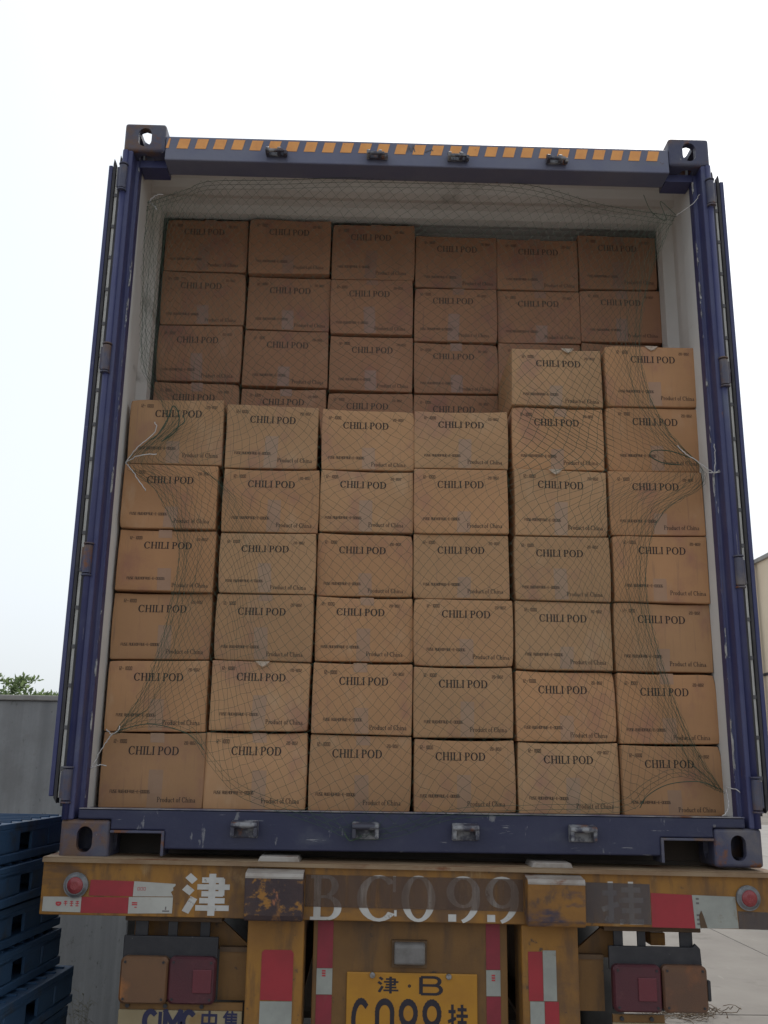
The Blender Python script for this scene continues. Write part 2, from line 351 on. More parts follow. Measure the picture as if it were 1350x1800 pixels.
def serif_glyphs():
    T, t, e = .17, .072, .08
    G = {}
    def g(): return Ink()
    def stem(k, x, y0, y1, T=T, top=True, bot=True, e=e):
        k.rect(x, y0, x + T, y1)
        if bot: k.rect(x - e, y0, x + T + e, y0 + t)
        if top: k.rect(x - e, y1 - t, x + T + e, y1)
    k = g(); stem(k, .10, 0, 1); G['I'] = (k, .40)
    k = g(); stem(k, .10, 0, 1); stem(k, .64, 0, 1); k.rect(.2, .47, .7, .53); G['H'] = (k, .95)
    k = g(); stem(k, .10, 0, 1); k.rect(.1, 0, .70, t); k.rect(.63, 0, .70, .30); G['L'] = (k, .76)
    k = g(); k.arc(.46, .5, .44, .52, 42, 318, T + .02, t); k.rect(.74, .64, .80, 1.0); k.rect(.77, .1, .82, .24); G['C'] = (k, .92)
    k = g(); k.arc(.48, .5, .46, .52, 0, 360, T + .02, t, 28); G['O'] = (k, 1.02)
    k = g(); stem(k, .10, 0, 1); k.rect(.2, 1 - t, .42, 1); k.rect(.2, .44, .42, .44 + t); k.arc(.40, .72, .30, .28, -90, 90, T, t); G['P'] = (k, .78)
    k = g(); stem(k, .10, 0, 1); k.rect(.2, 1 - t, .45, 1); k.rect(.2, 0, .45, t); k.arc(.43, .5, .45, .5, -90, 90, T + .02, t); G['D'] = (k, .98)
    k = g(); stem(k, .10, 0, 1); k.rect(.2, 1 - t, .45, 1); k.rect(.2, .49, .45, .55); k.rect(.2, 0, .45, t)
    k.arc(.42, .76, .27, .24, -90, 90, T, t); k.arc(.44, .27, .33, .27, -90, 90, T + .01, t); G['B'] = (k, .86)
    k = g(); k.arc(.40, .5, .38, .52, 0, 360, T, t, 28); G['0'] = (k, .84)
    k = g(); k.arc(.40, .66, .38, .36, 0, 360, T, t, 24); k.arc(.26, .5, .52, .55, -75, 20, T, t); k.rect(.06, .0, .24, .16); G['9'] = (k, .84)
    s = .15
    k = g(); stem(k, .07, 0, .62, s, True, True, .06); k.arc(.34, .4, .18, .22, 40, 150, .1, .1, 8); G['r'] = (k, .50)
    k = g(); k.arc(.30, .31, .28, .32, 0, 360, s, t, 16); G['o'] = (k, .64)
    k = g(); k.arc(.29, .31, .27, .32, 0, 360, s, t, 16); stem(k, .44, 0, 1, s, False, False); k.rect(.36, .95, .5, 1); k.rect(.5, 0, .66, .06); G['d'] = (k, .70)
    k = g(); k.rect(.08, .14, .08 + s, .62); k.rect(0, .57, .2, .62); k.arc(.30, .2, .22, .21, 180, 360, s, .1, 8); stem(k, .46, 0, .62, s, False, False); k.rect(.5, 0, .68, .06); G['u'] = (k, .72)
    k = g(); k.arc(.30, .31, .28, .32, 50, 320, s, t, 12); k.rect(.4, .44, .52, .56); G['c'] = (k, .58)
    k = g(); k.rect(.12, .08, .12 + s, .82); k.rect(0, .56, .40, .62); k.arc(.27, .14, .15, .15, 180, 320, .1, .07, 8); G['t'] = (k, .44)
    k = g(); stem(k, .12, 0, .8, s, False, True, .06); k.rect(.02, .56, .42, .62); k.arc(.32, .8, .20, .22, 30, 180, .12, .07, 8); G['f'] = (k, .46)
    k = g(); stem(k, .07, 0, 1, s, True, True, .05); stem(k, .46, 0, .42, s, False, True, .05); k.arc(.36, .40, .25, .22, 0, 150, s, .08, 8); G['h'] = (k, .74)
    k = g(); stem(k, .08, 0, .62, s, True, True, .06); k.rect(.08, .78, .08 + s, .93); G['i'] = (k, .36)
    k = g(); stem(k, .07, 0, .62, s, True, True, .05); stem(k, .46, 0, .42, s, False, True, .05); k.arc(.36, .40, .25, .22, 0, 150, s, .08, 8); G['n'] = (k, .74)
    k = g(); k.arc(.25, .17, .22, .18, 0, 360, .12, .06, 12); k.rect(.36, 0, .36 + s, .42); k.arc(.30, .42, .21, .2, 0, 160, .13, .07, 8); k.rect(.45, 0, .6, .06); G['a'] = (k, .62)
    # plain capitals and digits for the smallest print, on a seven-bar grid
    bars = {'a': (0, .88, .5, 1), 'g': (0, .45, .5, .56), 'd': (0, 0, .5, .12), 'f': (0, .5, .13, 1), 'e': (0, 0, .13, .5), 'b': (.37, .5, .5, 1), 'c': (.37, 0, .5, .5)}
    small = {'1': 'bc', '2': 'abged', '4': 'fgbc', '6': 'afgedc', '8': 'abcdefg', 'F': 'afge', 'U': 'fedcb', 'S': 'afgcd', 'E': 'afged', 'A': 'feabcg', '-': 'g', 'z': 'abcdef', 'X': 'fbgec'}
    for ch, bb in small.items():
        k = g()
        for b in bb: k.rect(*bars[b])
        G['_' + ch] = (k, .64)
    return G
G = serif_glyphs()
def text(ink, s, x, y, h, width=None, small=False, track=0):
    """set string s, cap height h, from x; scaled to width if given"""
    adv = []
    for ch in s:
        if ch == ' ': adv.append(.34)
        else: adv.append(G[('_' + ch) if small else ch][1] + track)
    tot = sum(adv)
    sx = (width / tot) if width else h
    for ch, a in zip(s, adv):
        if ch != ' ': ink.put(G[('_' + ch) if small else ch][0], x, y, sx, h)
        x += a * sx
    return x
def cjk(ch, w):
    k = Ink()
    if ch == 'jin':
        for a in (((.06, .95), (.22, .80)), ((.0, .66), (.17, .52)), ((.04, .04), (.22, .40))): k.line(list(a), w * 1.25)
        for y, a, b in ((.84, .38, .86), (.67, .28, 1.0), (.50, .38, .86), (.33, .34, .90), (.15, .26, 1.0)): k.line([(a, y), (b, y)], w)
        k.line([(.82, .88), (.82, .46)], w); k.line([(.61, 1.0), (.61, -.04)], w * 1.15)
    if ch == 'gua':
        for a in (((.02, .72), (.38, .72)), ((.22, 1.0), (.22, .03)), ((.23, .05), (.08, .12)), ((.0, .32), (.40, .46))): k.line(list(a), w)
        for y, a, b in ((.80, .48, .94), (.55, .42, 1.0), (.30, .48, .94), (.03, .42, 1.0)): k.line([(a, y), (b, y)], w)
        k.line([(.71, 1.0), (.71, .55)], w); k.line([(.71, .48), (.71, .03)], w)
    if ch == 'zhong':
        k.line([(.1, .78), (.9, .78), (.9, .36), (.1, .36), (.1, .78)], w); k.line([(.5, 1.0), (.5, -.02)], w)
    if ch == 'ji':
        k.line([(.38, 1.0), (.12, .66)], w); k.line([(.27, .86), (.27, .38)], w); k.line([(.60, 1.0), (.66, .86)], w)
        for y in (.84, .70, .56, .42): k.line([(.27, y), (.92, y)], w)
        k.line([(.60, .84), (.60, .42)], w); k.line([(.04, .27), (.96, .27)], w); k.line([(.5, .38), (.5, -.05)], w)
        k.line([(.46, .25), (.06, .0)], w); k.line([(.54, .25), (.94, .0)], w)
    return k
def sans(ch, w):
    k = Ink()
    if ch == 'C': k.curve(.3, .5, .30, .5, 55, 305, w, 18)
    if ch == '0': k.line([(0, .3), (0, .7)], w); k.line([(.6, .3), (.6, .7)], w); k.curve(.3, .7, .30, .3, 0, 180, w); k.curve(.3, .3, .30, .3, 180, 360, w)
    if ch == '9': k.curve(.3, .7, .29, .3, 0, 360, w, 20); k.line([(.56, .56), (.28, .0)], w)
    if ch == 'B':
        k.line([(.06, .0), (.06, 1.0)], w); k.line([(.06, 1), (.6, 1)], w); k.line([(.06, .52), (.66, .52)], w); k.line([(.06, 0), (.6, 0)], w)
        k.curve(.58, .76, .24, .24, -90, 90, w, 10); k.curve(.62, .26, .26, .26, -90, 90, w, 10)
    if ch == 'I': k.line([(.1, 0), (.1, 1)], w)
    if ch == 'M': k.line([(0, 0), (0, 1), (.4, .3), (.8, 1), (.8, 0)], w)
    return k

# ------------------------------------------------------------------ ground, yard slabs
g = MB(); g.box(-300, 300, -300, 300, -.5, -.014)
ground = tag(g.build('ground', 'ground'), kind='structure')
slab_me = None
sl = MB(); sl.box(-2.243, 2.243, -2.493, 2.493, -.12, 0)
first = sl.build('concrete_slab', 'slab', ground, bevel=.006)
k = 0
for ix in range(-4, 4):
    for iy in range(-3, 5):
        o = first if k == 0 else share(first, ground)
        o.location = (3.85 + 4.5 * ix + 2.25, 4.37 + 5 * iy + 2.5, rng.uniform(-.002, .002))
        k += 1

# ------------------------------------------------------------------ concrete yard wall, tree, warehouse
wall = thing('concrete_wall', 'tall grey cast concrete wall standing behind the blue pallets', 'wall', (-5.4, 2.3, 0))
m = MB(); m.box(-4.0, 3.96, -.1, .1, 0, 2.10); m.build('wall_body', 'wall', wall, bevel=.01)
m = MB(); m.box(-4.02, 3.98, -.12, .12, 2.10, 2.13); m.build('coping', 'coping', wall, bevel=.006)

def leaf_cloud(mb, c, rad, n, size, flat=.75):
    for _ in range(n):
        d = Vector((rng.gauss(0, 1), rng.gauss(0, 1), rng.gauss(0, 1))).normalized() * rad * rng.random() ** .45
        p = Vector(c) + Vector((d.x, d.y, d.z * flat))
        a = Vector((rng.gauss(0, 1), rng.gauss(0, 1), rng.gauss(0, .8) + .6)).normalized()
        b = a.cross(Vector((rng.gauss(0, 1), rng.gauss(0, 1), rng.gauss(0, 1)))).normalized()
        L, W = size * rng.uniform(.7, 1.5), size * rng.uniform(.16, .3)
        mb.add([p, p + a * L * .5 + b * W, p + a * L, p + a * L * .5 - b * W], [(0, 1, 2, 3)])
tree = thing('leafy_tree', 'pale green feathery tree whose top shows above the concrete wall', 'tree', (-5.0, 9.0, 0))
m = MB()
m.tube([(0, 0, 0), (.04, .02, .7), (-.03, .05, 1.5)], .12, 8, .075)
tips = [(-1.1, .1, 2.55), (-.5, -.3, 2.75), (.1, .2, 2.6), (.48, -.1, 2.8), (.78, .2, 2.62), (1.15, 0, 2.42), (-1.6, .2, 2.35), (.2, .6, 2.3), (1.5, .3, 2.2), (-.1, -.6, 2.2)]
for tx, ty, tz in tips:
    m.tube([(-.02, .04, 1.3), (tx * .45, ty * .5, 1.3 + (tz - 1.3) * .5), (tx, ty, tz - .15)], .045, 6, .01)
m.build('trunk', 'bark', tree, smooth=True)
m = MB()
for tx, ty, tz in tips:
    for j in range(5):
        dx, dy, dz = rng.uniform(-.28, .28), rng.uniform(-.28, .28), rng.uniform(-.45, .0)
        leaf_cloud(m, (tx + dx, ty + dy, tz + dz - .12), rng.uniform(.12, .24), 110, .075)
    for j in range(7):      # arching feathery shoots
        a, b = rng.uniform(0, 6.28), rng.uniform(.12, .3)
        for q in range(26):
            t = q / 26
            p = (tx + math.cos(a) * b * t, ty + math.sin(a) * b * t, tz - .25 + .36 * t - .18 * t * t)
            leaf_cloud(m, p, .025, 2, .06)
o = m.build('crown', 'leaf', tree); o['kind'] = 'stuff'

bld = thing('warehouse', 'pale beige plastered building at the far side of the yard', 'building', (11.0, 4.0, 0))
m = MB(); m.box(-4.86, 5, -7, 7.9, 0, 4.98); m.build('wall', 'plaster', bld)
m = MB(); m.box(-4.90, 5.04, -7.04, 7.94, 4.98, 5.05); m.build('roof', 'coping', bld, bevel=.01)
m = MB(); m.box(-4.875, -4.86, -7.0, 7.9, 1.79, 1.83); m.build('plaster_band', 'pipe', bld, loc=(0, 0, 1.4))
m = MB(); m.cyl((-4.93, 7.82, .05), (-4.93, 7.82, 5.1), .045, 10); m.build('drainpipe', 'pipe', bld, smooth=True)

# ------------------------------------------------------------------ shipping container (z measured from its base, 1.45 m above the yard)
BZ = 1.45
con = thing('shipping_container', 'navy blue high cube shipping container with open doors loaded on a yellow trailer', 'container', (0, 0, BZ))
LEN = 12.19
# corner castings with real apertures
def casting_mesh():
    def tmp(mb):
        o = bpy.data.objects.new('tmp', mb.mesh('tmp')); COL.objects.link(o); return o
    def stadium(hw, hh, n=8):
        pts = []
        for sgn in (1, -1):
            for kk in range(n + 1):
                t = math.pi * kk / n if sgn == 1 else math.pi + math.pi * kk / n
                pts.append((hw * math.cos(t), sgn * (hh - hw) + hw * math.sin(t)))
        return pts
    b = MB(); b.box(-.085, .085, 0, .178, 0, .13); body = tmp(b)
    bev = body.modifiers.new('b', 'BEVEL'); bev.width = .012; bev.segments = 3
    cuts = []
    c = MB(); c.box(-.060, .060, .026, .150, .024, .106); cuts.append(tmp(c))
    c = MB(); c.prism([(x, z + .065) for x, z in stadium(.027, .043)], 'y', -.02, .06); cuts.append(tmp(c))
    c = MB(); c.prism([(x, y + .09) for x, y in stadium(.032, .058)], 'z', -.02, .15); cuts.append(tmp(c))
    c = MB(); c.prism([(y + .09, z + .065) for y, z in stadium(.027, .043)], 'x', -.12, .12); cuts.append(tmp(c))
    for c in cuts:
        md = body.modifiers.new('c', 'BOOLEAN'); md.operation = 'DIFFERENCE'; md.object = c; md.solver = 'EXACT'
    dg = bpy.context.evaluated_depsgraph_get()
    me = bpy.data.meshes.new_from_object(body.evaluated_get(dg))
    for o in cuts + [body]:
        d = o.data; bpy.data.objects.remove(o); bpy.data.meshes.remove(d)
    me.materials.clear(); me.materials.append(M['navy_worn'])
    me.name = 'corner_casting'
    return me
cme = casting_mesh()
for x in (-1.134, 1.134):
    for z in (0, 2.766):
        for y in (0, LEN):
            o = bpy.data.objects.new('corner_casting', cme); COL.objects.link(o); o.parent = con
            o.location = (x, y, z)
            if y: o.rotation_euler = (0, 0, math.pi)
# posts
prof = [(1.219, .0), (1.178, .0), (1.178, .066), (1.163, .066), (1.163, .118), (1.219, .118)]
for s in (-1, 1):
    m = MB(); m.prism([(s * a, b) for a, b in prof], 'z', .128, 2.768); m.build('corner_post', 'navy', con, bevel=.007, seg=3)
    m = MB(); m.box(s * 1.1600, s * 1.1665, .0632, .0685, .20, 2.73); m.build('chipped_edge', 'chips', con)
    m = MB(); m.box(s * 1.219, s * 1.15, LEN - .13, LEN - .01, .128, 2.768); m.build('front_post', 'navy', con, bevel=.006)
    m = MB(); m.box(s * 1.2125, s * 1.2185, .179, LEN - .18, 2.78, 2.874); m.build('top_rail', 'navy', con, bevel=.004)
    m = MB(); m.box(s * 1.214, s * 1.182, .178, LEN - .178, .03, .165); m.build('bottom_rail', 'navy', con, bevel=.004)
# header
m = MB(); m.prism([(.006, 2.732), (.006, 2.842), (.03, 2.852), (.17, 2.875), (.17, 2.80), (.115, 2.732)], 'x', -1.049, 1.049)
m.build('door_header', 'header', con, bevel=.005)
for s in (-1, 1):
    m = MB(); m.box(s * 1.162, s * 1.0495, .066, .155, 2.732, 2.765); m.build('header_end', 'navy', con)
sp = MB(); sp.prism([(0, 0), (.046, 0), (.0575, .046), (.0115, .046)], 'y', 0, .0008)
s0 = None
for kx in range(27):
    loc = (-1.003 + .0752 * kx, .0045, 2.786 + rng.uniform(-.0008, .0008))
    if s0 is None:
        s0 = sp.build('hazard_stripe', 'orange', con, loc=loc)
    else: share(s0, con, loc)
m = MB(); m.prism([(0, 0), (.012, 0), (.0185, .046), (.0115, .046)], 'y', 0, .0008); m.build('hazard_stripe', 'orange', con, loc=(-1.047, .0045, 2.786))
# little scribble worn on two stripes
ink = Ink(); ink.line([(-.045, 2.80), (-.04, 2.825), (-.03, 2.803), (-.022, 2.828), (-.015, 2.80)], .004); ink.line([(.03, 2.80), (.055, 2.812), (.06, 2.806)], .004)
m = MB(); ink.to(m, .0036); m.build('pen_scribble', 'greyprint', con)
# lock keepers
def keeper_top():
    m = MB()
    m.box(-.044, .044, -.008, .0055, -.006, .020)
    m.prism([(-.008, -.012), (-.046, -.010), (-.050, .004), (-.022, .026), (-.008, .026)], 'x', -.044, -.030)
    m.prism([(-.008, -.012), (-.046, -.010), (-.050, .004), (-.022, .026), (-.008, .026)], 'x', .004, .018)
    m.prism([(-.008, -.012), (-.036, -.016), (-.040, .0), (-.016, .012), (-.008, .012)], 'x', .030, .044)
    m.box(-.030, .030, -.046, -.034, -.010, .002)
    return m
kt = None
for x in (-.586, -.171, .164, .574):
    if kt is None: kt = keeper_top().build('lock_keeper', 'keeper', con, bevel=.003, loc=(x, 0, 2.762))
    else: share(kt, con, (x, 0, 2.762))
def keeper_bot():
    m = MB()
    m.box(-.046, .046, -.010, .002, -.038, .020)
    m.prism([(-.008, .020), (-.048, .014), (-.052, .002), (-.040, -.006), (-.008, -.004)], 'x', -.046, .046)
    m.box(-.046, -.032, -.046, -.008, -.034, .0); m.box(.032, .046, -.046, -.008, -.034, .0)
    return m
kb = None
for x in (-.584, -.168, .178, .585):
    if kb is None: kb = keeper_bot().build('lock_keeper', 'keeper', con, bevel=.004, loc=(x, 0, .116))
    else: share(kb, con, (x, 0, .116))
# sill
pts = [(-1.1625, .165), (-1.1625, .1315), (-1.0475, .1315), (-1.0475, .097), (-.862, .097), (-.862, .036), (.862, .036), (.862, .097), (1.0475, .097), (1.0475, .1315), (1.1625, .1315), (1.1625, .165)]
m = MB(); m.prism(pts, 'y', -.002, .155); m.build('door_sill', 'sill', con, bevel=.006, seg=3)
m = MB(); m.box(-1.16, 1.16, -.006, .03, .1655, .1685); m.build('sill_lip', 'edge', con, bevel=.001)
for s in (-1, 1):
    m = MB()
    m.prism([(s * .866, .012), (s * .866, .101), (s * 1.047, .101), (s * 1.047, .093), (s * .858, .093), (s * .858, .012)] if False else
            [(s * .870, .0965), (s * 1.0465, .0965), (s * 1.0465, .088), (s * .870, .088), (s * .870, .014), (s * .860, .014), (s * .860, .0965)], 'y', -.010, .10)
    m.build('pocket_lip', 'navy_worn', con, bevel=.002)
# floor, walls, roof, front
m = MB(); m.box(-1.175, 1.175, .156, LEN - .1, .12, .158); m.build('floor', 'ply', con)
m = MB(); m.box(-1.165, 1.165, .175, LEN - .3, .006, .118); m.build('underframe_light_block', 'chassis', con)  # underframe made one solid box to keep light out of the gap below
def corrugated(n_len, x_in, x_out, y0, y1, z0, z1, pitch=.278):
    ys, y = [], y0
    while y < y1:
        for f, x in ((0, x_in), (.26, x_in), (.5, x_out), (.76, x_out)):
            if y + f * pitch < y1: ys.append((y + f * pitch, x))
        y += pitch
    ys.append((y1, ys[-1][1]))
    return ys
for s in (-1, 1):
    ys = [(.119, 1.166), (.24, 1.166)] + corrugated(0, 1.176, 1.208, .27, LEN - .13, 0, 0)
    for nm, off, mt in (('side_wall', 0, 'inner'), ('outer_skin', .003, 'navy')):
        m = MB()
        vs = [(s * (x + off), y, .158) for y, x in ys] + [(s * (x + off), y, 2.868) for y, x in ys]
        n = len(ys)
        m.add(vs, [(i, i + 1, i + 1 + n, i + n) for i in range(n - 1)])
        m.build(nm, mt, con)
ys = [(.12, 2.858)] + corrugated(0, 2.850, 2.866, .18, LEN - .1, 0, 0, .21)
m = MB(); n = len(ys)
m.add([(-1.211, y, z) for y, z in ys] + [(1.211, y, z) for y, z in ys], [(i, i + 1, i + 1 + n, i + n) for i in range(n - 1)])
o = m.build('roof_panel', 'inner', con)
m = MB(); m.add([(-1.212, y, z + .003) for y, z in ys] + [(1.212, y, z + .003) for y, z in ys], [(i, i + 1, i + 1 + n, i + n) for i in range(n - 1)])
m.build('roof_skin', 'navy', con)
m = MB(); m.box(-1.15, 1.15, LEN - .07, LEN - .02, .1, 2.86); m.build('front_wall', 'navy', con)
# doors folded back along the sides
for s in (-1, 1):
    d = MB()
    pan = [(1.2475, .062)]
    for q in range(5):
        y = .10 + q * .22
        pan += [(1.2475, y), (1.262, y + .03), (1.262, y + .13), (1.2475, y + .16)]
    pan += [(1.2475, 1.19), (1.240, 1.19), (1.240, .062)]
    d.prism([(s * a, b) for a, b in pan], 'z', .21, 2.70)
    door = d.build('door', 'navy', con)
    m = MB(); m.box(s * 1.2325, s * 1.2465, .026, .060, .20, 2.705); m.build('door_edge', 'retainer', door, bevel=.002)
    m = MB(); m.prism([(s * 1.2195, .172), (s * 1.2315, .172), (s * 1.2315, 2.722), (s * 1.2300, 2.752), (s * 1.2240, 2.738), (s * 1.2195, 2.715)], 'y', .012, .05); m.build('gasket', 'gasket', door)
    m = MB(); m.prism([(s * 1.248, .182), (s * 1.2585, .200), (s * 1.2585, 2.715), (s * 1.2555, 2.738), (s * 1.2515, 2.722), (s * 1.248, 2.712)], 'y', .018, .056); m.build('gasket', 'gasket', door)
    m = MB(); m.box(s * 1.2600, s * 1.2760, .016, 1.19, .205, 2.705); m.build('door_skin', 'navy', door, bevel=.003)
    cl = MB(); cl.box(s * 1.233, s * 1.247, .022, .030, -.007, .007); c0 = None
    for q in range(17):
        z = .30 + q * .142 + rng.uniform(-.004, .004)
        if c0 is None: c0 = cl.build('retainer_clip', 'clip', door, loc=(0, 0, z))
        else: share(c0, door, (0, 0, z))
    h0 = None
    for z in (.245, 1.045, 1.842, 2.637):
        if h0 is None:
            m = MB(); m.cyl((s * 1.209, -.006, -.052), (s * 1.209, -.006, .052), .0165, 14)
            m.cyl((s * 1.209, -.006, -.062), (s * 1.209, -.006, -.056), .019, 14); m.cyl((s * 1.209, -.006, .056), (s * 1.209, -.006, .062), .019, 14)
            m.box(s * 1.212, s * 1.232, -.010, .022, -.045, .045)
            h0 = m.build('hinge', 'navy_worn', door, bevel=.0015, loc=(0, 0, z))
        else: share(h0, door, (0, 0, z))
    m = MB(); m.cyl((s * 1.207, .002, .13), (s * 1.207, .002, 2.765), .0125, 12); m.build('hinge_pin_tube', 'navy', con, smooth=True)

# ------------------------------------------------------------------ cartons
CW, CD, CH = .374, .42, .262
def carton_mesh(seed):
    """a slightly crushed, bulging, sagging carton; returns its mesh and its front surface y(x, z)"""
    r = random.Random(seed)
    bm = bmesh.new()
    nx, nz = 12, 9
    bulge = r.uniform(-.002, .007)
    lean = r.uniform(-.004, .004)
    cj = {(a, b): (r.uniform(-.003, .003), r.uniform(-.004, .004), r.uniform(-.004, .002)) for a in (0, 1) for b in (0, 1)}
    crush = {(a, b): (r.uniform(.003, .010) if r.random() < .24 else 0) for a in (0, 1) for b in (0, 1)}
    sag, swell = r.uniform(-.001, .006), r.uniform(-.001, .0035)
    dents = [(r.uniform(0, 1), r.choice((r.uniform(0, .12), r.uniform(.88, 1), r.uniform(.2, .8))), r.uniform(.05, .14), r.uniform(.001, .0035)) for _ in range(5)]
    grid, front = {}, {}
    for f in (1, 0):
        for i in range(nx + 1):
            for j in range(nz + 1):
                u, w = i / nx, j / nz
                uu_, ww_ = 2 * u - 1, 2 * w - 1
                q = {(a, b): (u if a else 1 - u) * (w if b else 1 - w) for a in (0, 1) for b in (0, 1)}
                x = -CW / 2 + CW * u + sum(cj[k][0] * q[k] for k in q) + swell * uu_ * (1 - ww_ * ww_)
                z = CH * w + sum(cj[k][2] * q[k] for k in q) - sag * w * 4 * u * (1 - u)
                y = CD
                if f:
                    y = -bulge * (1 - uu_ ** 2) * (1 - ww_ ** 2) + lean * uu_ + sum(cj[k][1] * q[k] for k in q)
                    for du, dw, dr, dd in dents:
                        y += dd * math.exp(-((u - du) ** 2 + (w - dw) ** 2) / (2 * dr * dr))
                    for (a, b), c in crush.items():
                        g_ = math.exp(-((u - a) ** 2 + (w - b) ** 2) / .006)
                        y += c * g_; z += (-c if b else c) * .45 * g_; x += (-c if a else c) * .3 * g_
                    front[i, j] = y
                grid[f, i, j] = bm.verts.new((x, y, z))
    for f in (1, 0):
        for i in range(nx):
            for j in range(nz):
                bm.faces.new([grid[f, i, j], grid[f, i + 1, j], grid[f, i + 1, j + 1], grid[f, i, j + 1]])
    for i in range(nx):
        for j in (0, nz): bm.faces.new([grid[1, i, j], grid[1, i + 1, j], grid[0, i + 1, j], grid[0, i, j]])
    for j in range(nz):
        for i in (0, nx): bm.faces.new([grid[1, i, j], grid[1, i, j + 1], grid[0, i, j + 1], grid[0, i, j]])
    bmesh.ops.recalc_face_normals(bm, faces=bm.faces)
    es = [e for e in bm.edges if len(e.link_faces) == 2 and e.calc_face_angle(0) > R(50)]
    bmesh.ops.bevel(bm, geom=es, offset=.0045, segments=2, affect='EDGES', profile=.6)
    me = bpy.data.meshes.new('carton'); bm.to_mesh(me); bm.free()
    me.materials.append(M['card']); me.shade_smooth()
    def surf(x, z):
        u, w = max(0, min(.9999, x / CW + .5)) * nx, max(0, min(.9999, z / CH)) * nz
        i, j = int(u), int(w); a, b = u - i, w - j
        return (front[i, j] * (1 - a) + front[i + 1, j] * a) * (1 - b) + (front[i, j + 1] * (1 - a) + front[i + 1, j + 1] * a) * b
    return me, surf
NVAR = 14
cartons = [carton_mesh(k) for k in range(NVAR)]
def print_meshes(surf, dx, dz, faded):  # faded picks the paler ink that imitates glare on the rear stack
    out = []
    for nm, mt, args in (('title_lettering', 'ink', ('CHILI POD', -.097, .182, .0290, .188, False, 0)),
                         ('origin_lettering', 'inksmall', ('Product of China', .020, .021, .0178, .140, False, 0)),
                         ('content_lettering', 'inksmall', ('FUSE AUEXzFAUE-E-zzzz6', -.153, .050, .0110, .146, True, -.09)),
                         ('lot_lettering', 'inksmall', ('12-1zzz', -.158, .221, .0135, .054, True, 0)),
                         ('count_lettering', 'inksmall', ('2z-8z2', .106, .219, .0115, .044, True, 0))):
        st, x, z, h, w, sm, tr_ = args
        k = Ink()
        text(k, st, x + dx, z + dz, h, w, sm, tr_)
        b = MB(); k.to(b, -.0007)
        b.v = [(p[0], p[1] + surf(p[0], p[2]), p[2]) for p in b.v]
        out.append((nm, b.mesh(nm, 'inkpale' if faded else mt)))
    return out
def tape_mesh(surf, z0, z1, x0, sk):
    b = MB(); vs, fs = [], []
    n = 8
    for k in range(n + 1):
        z = z0 + (z1 - z0) * k / n
        for q in range(4):
            x = x0 - .026 + .052 * q / 3 + sk * (z - z0)
            vs.append((x, surf(x, min(max(z, .004), CH - .004)) - .0004, z))
    for k in range(n):
        for q in range(3): fs.append((k * 4 + q, k * 4 + q + 1, k * 4 + q + 5, k * 4 + q + 4))
    b.add(vs, fs)
    return b.mesh('tape_strip', 'tape')
prints, prints_pale, tapes, tapes_top = [], [], [], []
for k in range(NVAR):
    dx, dz = rng.uniform(-.011, .016), rng.uniform(-.007, .006)
    sf = cartons[k][1]
    prints.append(print_meshes(sf, dx, dz, False)); prints_pale.append(print_meshes(sf, dx, dz, True))
    tapes.append(tape_mesh(sf, .003, rng.uniform(.085, .135), rng.uniform(-.014, .014), rng.uniform(-.05, .05)))
    tapes_top.append(tape_mesh(sf, rng.uniform(.215, .235), CH - .003, rng.uniform(-.014, .014), rng.uniform(-.08, .08)))
t = MB(); t.add([(-.03, -.0064, .262), (.025, -.0066, .262), (.012, -.0064, .246), (-.004, -.010, .240), (-.018, -.0064, .250)], [(0, 1, 2, 3, 4)]); tape_bit = t.mesh('tape_end', 'tapebit')

def carton(x, y, z, w, h, rz, label, group, tint, idx, bits):
    idx %= NVAR
    o = bpy.data.objects.new('cardboard_carton', cartons[idx][0])
    COL.objects.link(o)
    o.location = (x, y, z)
    o.rotation_euler = (0, rng.uniform(-.006, .006), rz)
    o.scale = (w / CW, 1, h / CH)
    o.color = (*tint, 1)
    tag(o, label, 'carton', group)
    pr = (prints_pale if 'p' in bits else prints)[idx]
    for nm, me in (*pr, ('tape_strip', tapes[idx])) + ((('tape_strip', tapes_top[idx]),) if 't' in bits else ()) + ((('tape_end', tape_bit),) if 'b' in bits else ()):
        c = bpy.data.objects.new(nm, me); COL.objects.link(c); c.parent = o
        c.color = (*tint, 1)
        if nm == 'tape_end': c.location.x = rng.uniform(-.05, .08)
    return o
zs = [[.160, .437, .705, .966, 1.215, 1.479, 1.755], [.160, .443, .706, .964, 1.205, 1.469, 1.742], [.160, .437, .708, .963, 1.217, 1.475, 1.735],
      [.160, .430, .699, .959, 1.218, 1.486, 1.736], [.160, .424, .691, .957, 1.214, 1.492, 1.764, 2.022], [.160, .421, .689, .960, 1.227, 1.496, 1.772, 2.040]]
xs = [[-1.145, -1.153, -1.156, -1.156, -1.157, -1.156, -1.149], [-.772, -.766, -.762, -.757, -.755, -.759, -.765], [-.382, -.381, -.379, -.376, -.378, -.375, -.373],
      [.008, .006, .004, .002, .0, .0, .003], [.403, .397, .394, .396, .399, .399, .402, .399], [.791, .786, .783, .784, .784, .786, .791, .793]]
ws = [.376, .374, .374, .376, .374, .378]
COLW = ['first', 'second', 'third', 'fourth', 'fifth', 'sixth']
ROWW = ['bottom', 'second', 'third', 'fourth', 'fifth', 'sixth', 'seventh']
light = {(1, 0): 1.14, (0, 0): .86, (4, 0): 1.12, (3, 0): 1.0, (1, 1): 1.06, (4, 1): 1.08, (0, 2): .88, (1, 2): .90, (4, 5): 1.12, (4, 4): 1.08, (4, 6): 1.08, (5, 3): 1.04, (2, 5): 1.06, (3, 5): 1.06}
